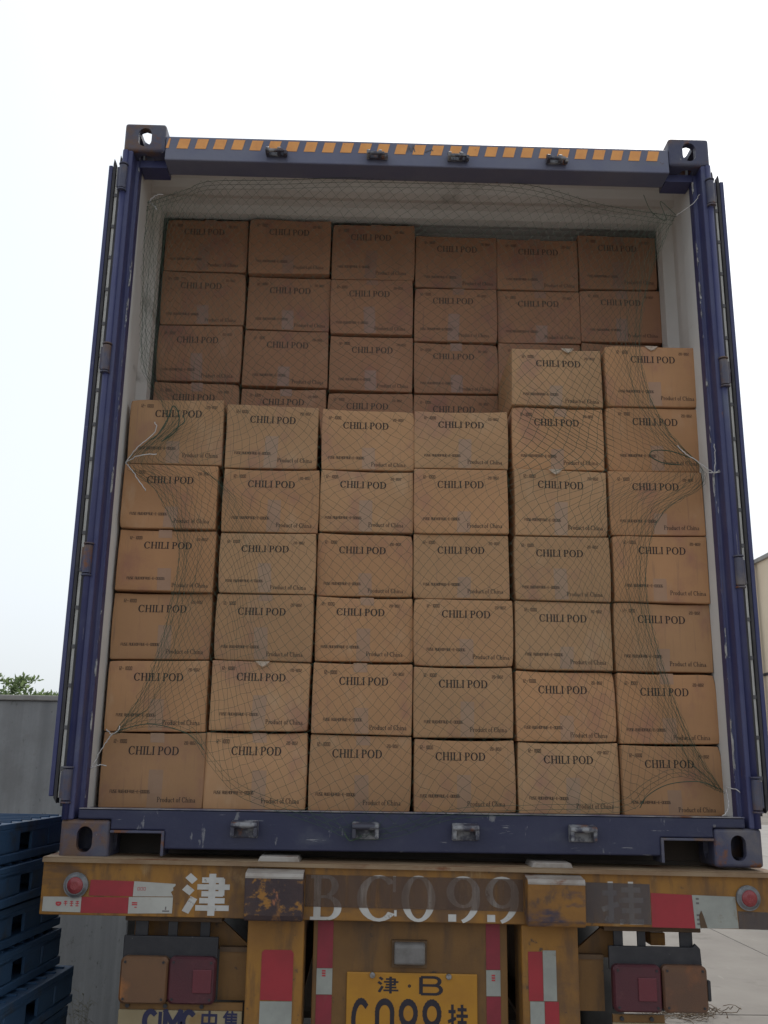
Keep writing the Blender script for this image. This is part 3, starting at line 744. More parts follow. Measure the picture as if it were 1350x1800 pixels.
for c in range(6):
    for r in range(len(zs[c]) - 1):
        z0, z1 = zs[c][r], zs[c][r + 1]
        x0 = (xs[c][r] + xs[c][r + 1]) / 2
        w = ws[c] + rng.uniform(-.003, .004)
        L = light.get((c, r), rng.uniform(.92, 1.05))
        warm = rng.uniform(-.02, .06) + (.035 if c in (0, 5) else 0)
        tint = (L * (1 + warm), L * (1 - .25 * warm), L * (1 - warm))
        top = r == len(zs[c]) - 2
        if top: label = 'topmost CHILI POD carton of the front stack in the %s column from the left' % COLW[c]
        elif r == 0: label = 'CHILI POD carton on the container sill, %s from the left in the bottom row' % COLW[c]
        else: label = 'CHILI POD carton of the front stack, %s column from left, %s row from sill' % (COLW[c], ROWW[r])
        bits = ('t' if rng.random() < .3 else '') + ('b' if (c, r) in ((4, 4), (1, 1), (5, 6), (4, 6)) else '')
        carton(x0 + w / 2 + .003, .2 + rng.uniform(-.016, .016), BZ + z0, w, z1 - z0 - .004, rng.uniform(-.018, .018), label,
               'cartons stacked at the container opening', tint, rng.randrange(NVAR), bits)
bzs = [[1.735, 2.011, 2.291, 2.567, 2.842], [1.715, 1.987, 2.272, 2.552, 2.842], [1.705, 1.979, 2.258, 2.538, 2.832],
       [1.705, 1.977, 2.230, 2.505, 2.788], [1.700, 1.965, 2.236, 2.506, 2.783], [1.700, 1.965, 2.249, 2.516, 2.803]]
bx = [-1.163, -.765, -.372, .020, .408, .798]
for c in range(6):
    for r in range(4):
        if c >= 4 and r == 0: continue
        z0, z1 = bzs[c][r], bzs[c][r + 1]
        w = .384 + rng.uniform(-.003, .003) - (.008 if c == 5 else 0)
        L = rng.uniform(.74, .86)  # rear tint: dimness of the recess and purple glare put into the colour
        label = 'CHILI POD carton of the recessed rear stack, %s from left, %s' % (COLW[c], ['lowest visible row', 'third row from its top', 'second row from its top', 'top row under the ceiling'][r])
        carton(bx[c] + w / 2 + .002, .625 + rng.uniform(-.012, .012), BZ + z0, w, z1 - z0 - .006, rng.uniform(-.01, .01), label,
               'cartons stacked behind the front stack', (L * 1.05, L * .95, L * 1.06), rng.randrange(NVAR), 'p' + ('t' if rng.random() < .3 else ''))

# ------------------------------------------------------------------ cargo net
net = thing('cargo_net', 'dark green knotted cargo net draped over the cartons and tied to the container posts', 'net', (0, 0, BZ))
left = [(-1.132, 2.604), (-1.142, 2.369), (-1.13, 2.086), (-1.11, 1.862), (-1.0, 1.644), (-1.137, 1.463), (-1.022, 1.36), (-.933, 1.202), (-.910, 1.078), (-.940, .825), (-.999, .611), (-1.099, .419)]
right = [(1.105, 2.604), (1.049, 2.484), (.978, 2.296), (.929, 2.037), (.953, 1.812), (1.035, 1.631), (1.161, 1.443), (.982, 1.299), (.918, 1.148), (.907, .946), (.959, .687), (1.042, .457), (1.148, .244)]
topc = [(-1.132, 2.604), (-.974, 2.674), (-.808, 2.728), (-.078, 2.745), (.461, 2.738), (.802, 2.666), (1.105, 2.604)]
bott = [(-1.099, .419), (-.976, .450), (-.828, .428), (-.749, .327), (-.650, .228), (-.51, .178), (-.331, .124), (-.211, .079), (-.054, .09), (.143, .150), (.441, .169), (.75, .185), (.892, .261), (1.0, .303), (1.148, .244)]
def poly_at(pts):
    """points resampled smoothly by arc length -> function of t"""
    dense = []
    P = [pts[0]] + pts + [pts[-1]]
    for i in range(1, len(P) - 2):
        p0, p1, p2, p3 = P[i - 1], P[i], P[i + 1], P[i + 2]
        for q in range(12):
            t = q / 12
            dense.append(tuple(.5 * (2 * p1[a] + (p2[a] - p0[a]) * t + (2 * p0[a] - 5 * p1[a] + 4 * p2[a] - p3[a]) * t * t + (3 * p1[a] - p0[a] - 3 * p2[a] + p3[a]) * t ** 3) for a in (0, 1)))
    dense.append(pts[-1])
    cum = [0]
    for a, b in zip(dense, dense[1:]): cum.append(cum[-1] + math.hypot(b[0] - a[0], b[1] - a[1]))
    tot = cum[-1]
    def f(t):
        s = max(0, min(1, t)) * tot
        lo, hi = 0, len(cum) - 1
        while hi - lo > 1:
            mid = (lo + hi) // 2
            if cum[mid] <= s: lo = mid
            else: hi = mid
        k = (s - cum[lo]) / max(1e-9, cum[hi] - cum[lo])
        return (dense[lo][0] + (dense[hi][0] - dense[lo][0]) * k, dense[lo][1] + (dense[hi][1] - dense[lo][1]) * k)
    return f
def by_z(pts):
    """edge as a function of v by height (v=0 top)"""
    z0, z1 = pts[0][1], pts[-1][1]
    f = poly_at(pts)
    tab = [f(k / 240) for k in range(241)]
    def g(v):
        z = z0 + (z1 - z0) * v
        for a, b in zip(tab, tab[1:]):
            if b[1] <= z <= a[1]:
                k = (a[1] - z) / max(1e-9, a[1] - b[1]); return (a[0] + (b[0] - a[0]) * k, z)
        return tab[-1] if v > .5 else tab[0]
    return g
Lf, Rf = by_z(left), by_z(right)
Tf, Bf = poly_at(topc), poly_at(bott)
def sstep(a, b, x):
    t = max(0, min(1, (x - a) / (b - a))); return t * t * (3 - 2 * t)
nrng = random.Random(3)
PH = [nrng.uniform(0, 6.28) for _ in range(12)]
def netp(u, v):
    L, Rr, T, B = Lf(v), Rf(v), Tf(u), Bf(u)
    c00, c10, c01, c11 = Lf(0), Rf(0), Lf(1), Rf(1)
    x, z = (((1 - u) * L[a] + u * Rr[a] + (1 - v) * T[a] + v * B[a]) - ((1 - u) * (1 - v) * c00[a] + u * (1 - v) * c10[a] + (1 - u) * v * c01[a] + u * v * c11[a]) for a in (0, 1))
    e = min(u, 1 - u, v * 1.0 + .02, 1 - v) * 4
    e = min(1, max(0, e))
    x += e * (.016 * math.sin(7 * v + 3 * u + PH[0]) + .011 * math.sin(15 * u + 6 * v + PH[1]) + .007 * math.sin(31 * v - 11 * u + PH[2]))
    z += e * (.022 * math.sin(8 * u + PH[3]) + .012 * math.sin(17 * u - 5 * v + PH[4]) + .008 * math.sin(27 * v + 9 * u + PH[5]))
    yf = .150 + .012 * math.sin(9 * u + 5 * v + PH[6]) + .006 * math.sin(23 * v + PH[7])
    if z > 1.8: yf -= .03 * sstep(1.8, 2.7, z) - .05 * math.sin(math.pi * min(1, max(0, (z - 1.9) / .8))) * (1 - abs(2 * u - 1))
    # hangs clear over the sill at the bottom
    y = -.014 - .006 * math.sin(20 * u) + (yf + .014) * sstep(.172, .26, z)
    return Vector((x, y, z))
NU, NV = 62, 60
def uu(i):
    u = i / NU
    return max(0, min(1, .3 * u + .7 * (.5 - .5 * math.cos(math.pi * u))))
knots = {}
for j in range(2 * NV + 1):
    for i in range(NU + 1):
        q = i + .5 * (j & 1)
        if q > NU: continue
        d = Vector((nrng.gauss(0, .0022), nrng.gauss(0, .002), nrng.gauss(0, .0025)))
        knots[i, j] = netp(uu(q), j / (2 * NV)) + d
m = MB()
def strand(mb, p, q, r):
    d = (q - p)
    if d.length < 1e-5: return
    d.normalize()
    a = d.orthogonal().normalized(); b = d.cross(a)
    cs = [a, a * -.5 + b * .866, a * -.5 - b * .866]
    mb.add([p + c * r for c in cs] + [q + c * r for c in cs], [(0, 1, 4, 3), (1, 2, 5, 4), (2, 0, 3, 5)])
for (i, j), p in knots.items():
    o_ = j & 1
    for di in ((0, 1) if o_ else (-1, 0)):
        q = knots.get((i + di, j + 1))
        if q is None: continue
        r = .0006
        if .42 < p.x < .77 and 1.47 < p.z < 1.76: r = .0011
        elif .42 < p.x < .78 and 1.2 < p.z < 2.0: r = .0008
        strand(m, p, q, r)
me = m.mesh('mesh_twine', 'net')
o = bpy.data.objects.new('mesh_twine', me); COL.objects.link(o); o.parent = net; o['kind'] = 'stuff'
# gathered selvedge cords: several slack twines along each side edge, plus the head rope
def cord(name, pts, r, mat='net', parent=net, n=5):
    c = MB(); c.tube(pts, r, n); return c.build(name, mat, parent, smooth=True)
edge = MB()
for side in (0, 1):
    for q in range(6):
        off = .004 + q * .007
        pts = []
        for k in range(61):
            v = k / 60
            u = off * (.6 + .8 * abs(math.sin(5 * v + q))) * (1 if v < .97 else .3)
            pts.append(netp(u if side == 0 else 1 - u, v) + Vector((0, -.003 - .001 * q, .004 * math.sin(40 * v + q))))
        edge.tube(pts, .0006 if q else .0011, 4)
for q in range(3):
    edge.tube([netp(k / 60, .004 + .008 * q) + Vector((0, -.004, 0)) for k in range(61)], .0010 - .0002 * q, 4)
    edge.tube([netp(k / 60, 1 - .006 * q) + Vector((0, -.004, 0)) for k in range(61)], .0008, 4)
o = edge.build('selvedge_cord', 'net', net, smooth=True); o['kind'] = 'stuff'
def bez(P, n=22):
    out = []
    Q = [P[0]] + list(P) + [P[-1]]
    for i in range(1, len(Q) - 2):
        p0, p1, p2, p3 = (Vector(Q[i + k]) for k in (-1, 0, 1, 2))
        for s in range(n):
            t = s / n
            out.append(.5 * (2 * p1 + (p2 - p0) * t + (2 * p0 - 5 * p1 + 4 * p2 - p3) * t * t + (3 * p1 - p0 - 3 * p2 + p3) * t ** 3))
    out.append(Vector(P[-1])); return out
# dark slack loops beside the tied corners
cord('slack_loop', bez([(-1.045, .135, 1.56), (-1.02, .13, 1.575), (-.985, .13, 1.64), (-.965, .13, 1.70), (-.94, .13, 1.665), (-.945, .13, 1.60), (-1.0, .13, 1.55)]), .0024)
cord('slack_loop', bez([(-1.0, .13, 1.55), (-.95, .125, 1.60), (-.915, .125, 1.635), (-.925, .125, 1.66)]), .002)
cord('slack_loop', bez([(1.06, .13, 1.50), (.99, .125, 1.505), (.94, .125, 1.53), (.95, .125, 1.555), (1.02, .125, 1.555), (1.10, .13, 1.53)]), .002)
cord('slack_loop', bez([(-.24, -.03, .10), (-.22, -.035, .075), (-.18, -.035, .09)]), .002)
cord('slack_loop', bez([(.83, .13, .19), (.86, .12, .235), (.94, .12, .275), (1.05, .12, .285), (1.12, .13, .262)]), .0016)
cord('slack_loop', bez([(-1.09, .13, .43), (-.97, .125, .46), (-.83, .125, .43), (-.76, .125, .37)]), .0016)
cord('slack_loop', bez([(.97, .12, 2.70), (1.0, .12, 2.62), (1.06, .12, 2.58), (1.04, .12, 2.67), (1.10, .12, 2.61)]), .0014)
# white ties to the lashing bars on the posts
ties = [
    [(-1.137, .14, 1.463), (-1.10, .13, 1.515), (-1.03, .13, 1.59), (-1.03, .125, 1.63)],
    [(-1.137, .14, 1.463), (-1.09, .12, 1.485), (-1.015, .12, 1.497)],
    [(-1.137, .14, 1.463), (-1.10, .12, 1.42), (-1.045, .12, 1.345)],
    [(1.161, .05, 1.443), (1.13, .09, 1.49), (1.08, .12, 1.545), (1.05, .13, 1.58)],
    [(1.161, .045, 1.443), (1.165, .04, 1.50), (1.163, .035, 1.56)],
    [(1.161, .045, 1.443), (1.185, .035, 1.455), (1.205, .03, 1.475), (1.18, .03, 1.445), (1.14, .05, 1.445)],
    [(1.105, .12, 2.604), (1.155, .06, 2.625), (1.185, .03, 2.66), (1.188, .02, 2.69)],
    [(-1.132, .13, 2.604), (-1.10, .12, 2.635), (-1.07, .12, 2.64)],
    [(-1.135, .13, 2.61), (-1.105, .12, 2.59), (-1.09, .12, 2.57)],
    [(1.148, .12, .262), (1.135, .07, .22), (1.115, .03, .19), (1.085, .0, .17)],
    [(1.148, .12, .268), (1.165, .06, .26), (1.172, .05, .25)],
    [(-1.099, .12, .419), (-1.12, .12, .39), (-1.145, .12, .34), (-1.16, .11, .30)],
    [(-1.099, .12, .419), (-1.075, .11, .435), (-1.07, .11, .45)],
    [(-1.099, .12, .419), (-1.11, .11, .43), (-1.118, .11, .437)],
    [(-1.16, .10, .30), (-1.13, .10, .312), (-1.105, .10, .31)],
]
for P in ties: cord('tie_string', [p + Vector((rng.gauss(0, .0012), rng.gauss(0, .001), rng.gauss(0, .0012))) for p in bez(P, 8)], .0019, 'twine')

# ------------------------------------------------------------------ trailer (z relative to the container base; the rear frame hangs 0.5 degree low on the right)
tr = thing('container_trailer', 'yellow container trailer with worn white plate lettering and red and white reflective tape', 'trailer', (0, 0, 0))
TILT = .0085
def tz(mb): return mb.shear(TILT)
def tb(mb, name, m, parent=tr, **k):
    tz(mb); mb.v = [(x, y, z + BZ) for x, y, z in mb.v]
    return mb.build(name, m, parent, **k)
BY = -.030       # rear face of the beam
m = MB(); m.prism([(-.046, -.002), (.16, -.002), (.16, -.014), (-.016, -.014), (-.016, -.172), (.10, -.172), (.10, -.184), (BY, -.184), (BY, -.016), (-.046, -.016)], 'x', -1.256, 1.256)
beam = tb(m, 'rear_beam', 'yellow', bevel=.003)
m = MB(); m.box(-1.254, 1.254, -.047, .15, -.0018, .0006); tb(m, 'flange_dust', 'flange')
m = MB(); m.box(-1.2555, 1.2555, -.0475, -.046, -.016, -.0025); tb(m, 'flange_edge', 'flange')
for x in (-.46, .472):
    m = MB(); m.prism([(x - .072, -.001), (x - .064, .017), (x + .064, .017), (x + .072, -.001)], 'y', -.044, .10); tb(m, 'top_pad', 'whitetop', bevel=.003)
for x, mt, dz in ((-.4675, 'block', 0), (.472, 'block2', -.002)):
    m = MB(); m.prism([(-.105, -.162), (-.112, -.045), (-.105, -.032), (-.0305, -.024), (-.0305, -.182), (-.098, -.180)], 'x', x - .097, x + .097)
    b = tb(m, 'buffer_block', mt, bevel=.005, seg=2)
    b['label'] = 'dark rust scraped buffer block' if mt == 'block' else 'yellow buffer block with dark scraped edges'
    m = MB(); m.prism([(-.107, -.0325), (-.112, -.040), (-.113, -.046), (-.1135, -.040), (-.107, -.0300), (-.032, -.022), (-.032, -.0245)], 'x', x - .096, x + .096); tb(m, 'buffer_cap', 'whitetop')
# upright posts with tape
for x, w in ((-.462, .095), (.461, .096)):
    m = MB(); m.box(x - w, x + w, -.022, .14, -.92, -.1845); tb(m, 'rear_post', 'yellow', bevel=.006)
def sheet(name, pts, y, m, t=.0012, parent=tr):
    b = MB(); b.prism(pts, 'y', y - t, y); return tb(b, name, m, parent)
def untilt(x, z): return (x, z + TILT * x)
def quad(x0, z0, x1, z1): return [untilt(x0, z0), untilt(x1, z0), untilt(x1, z1), untilt(x0, z1)]
PY = -.0225
sheet('reflective_tape', [untilt(*p) for p in ((-.506, -.284), (-.498, -.276), (-.408, -.276), (-.400, -.286), (-.400, -.432), (-.506, -.430))], PY, 'red_tape')
sheet('reflective_tape', quad(-.506, -.62, -.400, -.4335), PY, 'white_tape_dull')
sheet('reflective_tape', quad(-.506, -.80, -.400, -.6215), PY, 'red_tape')
for (x0, z0, x1, z1, mt) in ((.386, -.424, .4345, -.272, 'red_tape'), (.4355, -.424, .480, -.268, 'white_tape_dull'), (.390, -.60, .4375, -.4255, 'white_tape_dull'), (.4385, -.60, .486, -.4255, 'red_tape')):
    sheet('reflective_tape', quad(x0, z0, x1, z1), PY, mt)
# centre board
m = MB(); m.box(-.338, .323, .022, .034, -.80, -.1845); tb(m, 'plate_board', 'yellow_dirty_dim', bevel=.003)
for x0, x1 in ((-.323, -.270), (.250, .298)):
    sheet('reflective_tape', quad(x0, -.338, x1, -.190), .0215, 'red_tape_dull')
    sheet('reflective_tape', quad(x0, -.420, x1, -.3395), .0215, 'white_tape_dull')
    sheet('reflective_tape', quad(x0, -.62, x1, -.4215), .0215, 'red_tape_dull')
ink = Ink()
for bx_, bz_ in ((-.305, -.352), (.268, -.356)):
    for q in range(3): ink.rect(bx_, bz_ - .0075 * q, bx_ + .012, bz_ - .0075 * q + .005)
m = MB(); ink.to(m, .0198); tb(m, 'tape_lettering', 'redprint')
# number plate
m = MB(); m.box(-.221, .219, .014, .0205, -.566, -.350); plate = tb(m, 'license_plate', 'plate', bevel=.004)
def plate_char(gl, x, z, sx, sy):
    k = Ink(); k.put(gl, x, z, sx, sy)
    b = MB(); k.to(b, .0132); tb(b, 'plate_character', 'plate_ink', plate)
plate_char(cjk('jin', .11), -.115, -.412, .068, .050)
dot = Ink(); dot.curve(0, 0, .45, .45, 0, 360, .5, 8)
plate_char(dot, -.010, -.390, .007, .007)
plate_char(sans('B', .15), .024, -.414, .082, .052)
for q, ch in enumerate('C099'): plate_char(sans(ch, .17), -.196 + q * .079, -.552, .083, .112)
plate_char(cjk('gua', .13), .120, -.522, .066, .078)
for x in (-.135, .122):
    m = MB(); m.cyl((x, .004, -.358), (x, .016, -.358), .0095, 12); tb(m, 'plate_bolt', 'bolt', plate, bevel=.002)
# plate lamp
m = MB(); m.prism([(-.018, -.318), (-.018, -.262), (-.006, -.252), (.0215, -.252), (.0215, -.322), (-.006, -.322)], 'x', -.063, .041); pl = tb(m, 'plate_lamp', 'plate_lamp', bevel=.006)
m = MB(); m.prism([(.008, -.332), (.008, -.248), (.0218, -.246), (.0218, -.334)], 'x', -.070, .048); tb(m, 'lamp_gasket', 'brownmetal', pl)
# clearance lamps
for x, z in ((-1.139, -.079), (1.141, -.093)):
    z += TILT * x
    m = MB(); m.cyl((x, -.031, z), (x, -.040, z), .041, 28); m.cyl((x, -.040, z), (x, -.048, z), .038, 28, .030); c = tb(m, 'marker_lamp', 'lamp_rim', smooth=False)
    m = MB(); m.cyl((x, -.0482, z), (x, -.051, z), .027, 24, .025); m.cyl((x, -.051, z), (x, -.056, z), .025, 24, .014); tb(m, 'marker_lens', 'lamp_red', c)
# tape on the beam
BT = BY - .0005
def bsheet(pts, mt, name='reflective_tape', y=BT): return sheet(name, [untilt(*p) for p in pts], y, mt)
bsheet([(-1.092, -.062), (-.946, -.065), (-.948, -.113), (-1.094, -.112)], 'red_tape')
bsheet([(-.9455, -.065), (-.806, -.072), (-.806, -.078), (-.814, -.084), (-.812, -.092), (-.820, -.098), (-.812, -.112), (-.947, -.113)], 'white_tape')
bsheet([(-1.246, -.117), (-1.118, -.1165), (-1.118, -.165), (-1.246, -.163)], 'white_tape')
bsheet([(-1.1175, -.1165), (-.960, -.1165), (-.960, -.167), (-1.1175, -.1665)], 'red_tape')
bsheet([(-.9595, -.115), (-.812, -.1145), (-.812, -.165), (-.9595, -.167)], 'white_tape')
bsheet([(.808, -.081), (.949, -.086), (.955, -.192), (.808, -.190)], 'red_tape')
bsheet([(.9495, -.086), (1.098, -.090), (1.103, -.191), (.9555, -.192)], 'white_tape_dull')
bsheet([(1.104, -.136), (1.252, -.140), (1.252, -.196), (1.104, -.192)], 'film_grey', 'dirt_patch')
ink = Ink()
ink.curve(-1.193, -.137, .007, .006, 160, 380, .005, 8); ink.line([(-1.197, -.135), (-1.189, -.135)], .006)
for q, x in enumerate((-1.170, -1.150, -1.131)):
    for a, b in (((0, .5), (1, .5)), ((.5, 1), (.5, 0)), ((.1, 0), (.9, 0)), ((.1, .85), (.9, .85))):
        if q == 0 and a[1] in (0,): continue
        ink.line([(x - .006 + .013 * a[0], -.145 + .016 * a[1]), (x - .006 + .013 * b[0], -.145 + .016 * b[1])], .0026)
ink.line([(-.948, -.133), (-.930, -.133)], .004); ink.line([(-.948, -.139), (-.930, -.139)], .004); ink.line([(-.939, -.147), (-.931, -.147)], .003)
for x in (-.932, -.922, -.912): ink.line([(x, -.084), (x + .006, -.084), (x + .006, -.093), (x, -.093), (x, -.084)], .0012)
ink.q = [[untilt(*p) for p in q] for q in ink.q]
m = MB(); ink.to(m, BT - .0018); tb(m, 'tape_lettering', 'redprint')
ink = Ink(); ink.line([(-.845, -.158), (-.822, -.158)], .004); ink.line([(-.834, -.154), (-.834, -.144)], .004)
for zq in (.098, .112, .150, .164, .178): ink.line([(.962, -zq), (.972, -zq)], .006)
ink.q = [[untilt(*p) for p in q] for q in ink.q]
m = MB(); ink.to(m, BT - .0018); tb(m, 'tape_lettering', 'greyprint')
bsheet([(.972, -.190), (.970, -.150), (.978, -.135), (.984, -.150), (.996, -.19)], 'brownmetal', 'rust_mark', BT - .0014)
# stencilled registration on the beam
ink = Ink(); ink.put(cjk('jin', .135), -.775, -.166, .152, .128)
ink.q = [[untilt(*p) for p in q] for q in ink.q]
m = MB(); ink.to(m, BT - .0003); tb(m, 'painted_lettering', 'paint')
for ch, x, w in (('B', -.352, .118), ('C', -.196, .142), ('0', -.045, .128), ('9', .108, .126), ('9', .240, .126)):
    ink = Ink(); ink.put(G[ch][0], x, -.180, w / .84, .142)
    ink.q = [[untilt(*p) for p in q] for q in ink.q]
    m = MB(); ink.to(m, BT - .0003); tb(m, 'painted_lettering', 'paint')
ink = Ink(); ink.put(cjk('gua', .125), .640, -.178, .142, .132)
ink.q = [[untilt(*p) for p in q] for q in ink.q]
m = MB(); ink.to(m, BT - .0003); tb(m, 'painted_lettering', 'paint_faded')
bsheet([(-.368, -.036), (.372, -.043), (.372, -.146), (-.368, -.138)], 'film', 'dirty_film', BT - .0012)
bsheet([(.571, -.049), (.806, -.053), (.806, -.182), (.571, -.178)], 'film_grey', 'dirty_film', BT - .0012)

# lamp clusters
def cluster(s):
    """s=-1 at the wall side, s=1 at the yard side"""
    if s < 0: x0, x1, zt, ax0, ax1, rx0, rx1 = -.975, -.657, -.250, -.974, -.8155, -.8135, -.657
    else: x0, x1, zt, ax0, ax1, rx0, rx1 = .667, .985, -.251, .8385, .990, .672, .8345
    m = MB(); m.box(x0 - (.002 if s < 0 else .012), x1 + (.008 if s < 0 else .004), .018, .10, -.205, -.1845); m.build
    tb(m, 'cross_tube', 'brownmetal', bevel=.003)
    for h0, h1 in (((-.943, -.900), (-.832, -.800), (-.723, -.690)) if s < 0 else ((.690, .722), (.772, .800), (.918, .962))):
        m = MB(); m.box(h0, h1, .028, .040, zt - .01, -.2045); tb(m, 'lamp_hanger', 'blackmetal', bevel=.002)
    m = MB()
    if s > 0: m.prism([(x0, zt - .075), (x0, zt), (x1 - .03, zt), (x1 - .02, zt + .012), (x1 - .004, zt - .004), (x1, zt - .075)], 'y', .010, .026)
    else: m.prism([(x0, zt - .075), (x0, zt), (x1, zt), (x1, zt - .075)], 'y', .010, .026)
    br = tb(m, 'lamp_bracket', 'blackmetal', bevel=.003)
    m = MB(); m.box(x0 + .01, x1 - .01, .012, .030, zt - .20, zt - .07); tb(m, 'lamp_backplate', 'blackmetal')
    for nm, a, b, mt in (('amber_lamp', ax0, ax1, 'amber' if s < 0 else 'amber_old'), ('red_lamp', rx0, rx1, 'dark_red')):
        zc = TILT * (a + b) / 2
        z1, z0 = (-.303 if s < 0 else -.312) + zc, (-.448 if s < 0 else -.458) + zc
        def rr(a, b, z0, z1, r=.018, n=5):
            pts = []
            for cx, cz, t0 in ((b - r, z1 - r, 0), (a + r, z1 - r, 90), (a + r, z0 + r, 180), (b - r, z0 + r, 270)):
                for q in range(n + 1):
                    t = R(t0 + 90 * q / n); pts.append((cx + r * math.cos(t), cz + r * math.sin(t)))
            return pts
        m = MB(); P, Q = rr(a, b, z0, z1), rr(a + .006, b - .006, z0 + .006, z1 - .006)
        n = len(P)
        m.add([(x, .012, z) for x, z in P] + [(x, -.012, z) for x, z in P] + [(x, -.020, z) for x, z in Q],
              [tuple(range(n)), tuple(range(3 * n - 1, 2 * n - 1, -1))] + [(i + kk * n, i + (kk + 1) * n, (i + 1) % n + (kk + 1) * n, (i + 1) % n + kk * n) for kk in (0, 1) for i in range(n)])
        lp = tb(m, nm, mt)
        for sx in (a + .016, b - .016):
            for sz in (z0 + .016, z1 - .016):
                m = MB(); m.cyl((sx, -.0195, sz), (sx, -.0225, sz), .0042, 8); tb(m, 'lens_screw', 'blackmetal', lp)
        if nm == 'red_lamp':
            qx = a + .082 if s < 0 else a + .082
            m = MB(); m.box(qx, qx + .062, -.0245, -.0195, z0 + .036, z0 + .108); tb(m, 'square_reflector', 'dark_red2', lp, bevel=.002)
        else:
            mid = (a + b) / 2
    if s > 0:
        m = MB(); m.box(.991, 1.003, -.012, .012, -.415, -.350); tb(m, 'side_marker', 'blackmetal', bevel=.004)
    zz = -.451 if s < 0 else -.462
    m = MB(); m.box(x0 + .004, (-.565 if s < 0 else .845), .004, .016, zz - .024, zz); tb(m, 'lower_rail', 'yellow_dirty_dim')
    for q in ((-.945, -.82, -.70) if s < 0 else (.70, .80)):
        m = MB(); m.cyl((q, .004, zz - .012), (q, -.004, zz - .012), .007, 8); tb(m, 'rail_bolt', 'blackmetal')
    m = MB(); m.box(x0 + .002, (-.565 if s < 0 else .845), -.002, .010, -.66, zz - .0245); sp_ = tb(m, 'maker_panel', 'cream', bevel=.002)
    # inner box section and gusset beside the post
    xa, xb = (-.655, -.560) if s < 0 else (.560, .655)
    m = MB(); m.box(xa, xb, .045, .06, zz, -.300); tb(m, 'inner_panel', 'yellow_dirty_dim')
    m = MB(); m.box(xa, xb, .040, .07, -.300, -.285); tb(m, 'inner_rail', 'brownmetal')
    g = [(-.657, -.205), (-.560, -.285), (-.560, -.30), (-.73, -.30), (-.73, -.205)] if s < 0 else [(.657, -.205), (.560, -.285), (.560, -.30), (.73, -.30), (.73, -.205)]
    m = MB(); m.prism(g, 'y', .08, .095); tb(m, 'gusset', 'yellow_dirty_dim')
    xa, xb = (-.96, -.66) if s < 0 else (.66, .735)
    m = MB(); m.box(xa, xb, .10, .115, -.27, -.2055); tb(m, 'bracket_web', 'yellow')
    if s > 0:
        m = MB(); m.box(.842, .895, .12, .20, -.265, -.223); tb(m, 'bracket_stub', 'yellow', bevel=.003)
    return sp_
pan = cluster(-1)
for gl, x, sx, sy in ((sans('C', .26), -.884, .062, .056), (sans('I', .26), -.838, .043, .056), (sans('M', .26), -.816, .06, .056), (sans('C', .26), -.758, .062, .056),
                      (cjk('zhong', .13), -.700, .056, .062), (cjk('ji', .11), -.632, .056, .062)):
    k = Ink(); k.put(gl, x, -.536, sx, sy)
    b = MB(); k.to(b, -.0035); tb(b, 'panel_character', 'sign_ink', pan)
cluster(1)
m = MB(); m.box(-1.15, 1.15, .182, .30, BZ - .17, BZ + .0045); m.build('bolster_light_block', 'chassis', tr)  # unseen beam added to stop light leaking between floor and rear beam
# long chassis behind, axles and wheels
for x in (-.46, .46):
    m = MB(); m.prism([(x - .07, -.19), (x - .07, -.205), (x - .008, -.205), (x - .008, -.52), (x - .07, -.52), (x - .07, -.535), (x + .07, -.535), (x + .07, -.52), (x + .008, -.52), (x + .008, -.205), (x + .07, -.205), (x + .07, -.19)], 'y', .145, 12.0)
    m.v = [(a, b, c + BZ) for a, b, c in m.v]; m.build('main_beam', 'brownmetal', tr)
for y in (2.4, 5.2, 8.0, 11.6):
    m = MB(); m.box(-1.2, 1.2, y - .08, y + .08, BZ - .16, BZ - .003); m.build('cross_beam', 'yellow_dirty_dim', tr)
for y in (2.3, 3.6, 4.9):
    m = MB(); m.cyl((-.95, y, .5), (.95, y, .5), .07, 14); m.build('axle', 'chassis', tr)
    for s in (-1, 1):
        m = MB(); m.box(s * .5, s * .42, y - .3, y + .3, .55, BZ - .536); m.build('spring_hanger', 'chassis', tr)
    for s in (-1, 1):
        m = MB(); m.cyl((s * .70, y, .5), (s * 1.18, y, .5), .29, 24); w = m.build('wheel', 'chassis', tr)
        m = MB()
        for xa in (.70, .95):
            profx = [(0, .29), (0, .44), (.03, .49), (.12, .50), (.20, .49), (.23, .44), (.23, .29)]
            nn = 32
            vs = [(s * (xa + a), y + r * math.cos(6.28318 * k / nn), .5 + r * math.sin(6.28318 * k / nn)) for k in range(nn) for a, r in profx]
            L = len(profx)
            m.add(vs, [(k * L + q, ((k + 1) % nn) * L + q, ((k + 1) % nn) * L + q + 1, k * L + q + 1) for k in range(nn) for q in range(L - 1)])
        m.build('tyre', 'tyre', w, smooth=True)
for x in (-.55, .55):
    m = MB(); m.box(x - .06, x + .06, 9.5, 9.62, 0, BZ - .2); m.build('landing_leg', 'chassis', tr)
m = MB(); m.box(-1.1, 1.1, .0, .08, .50, .60); m.build('underrun_bar', 'yellow_dirty_dim', tr, bevel=.005)

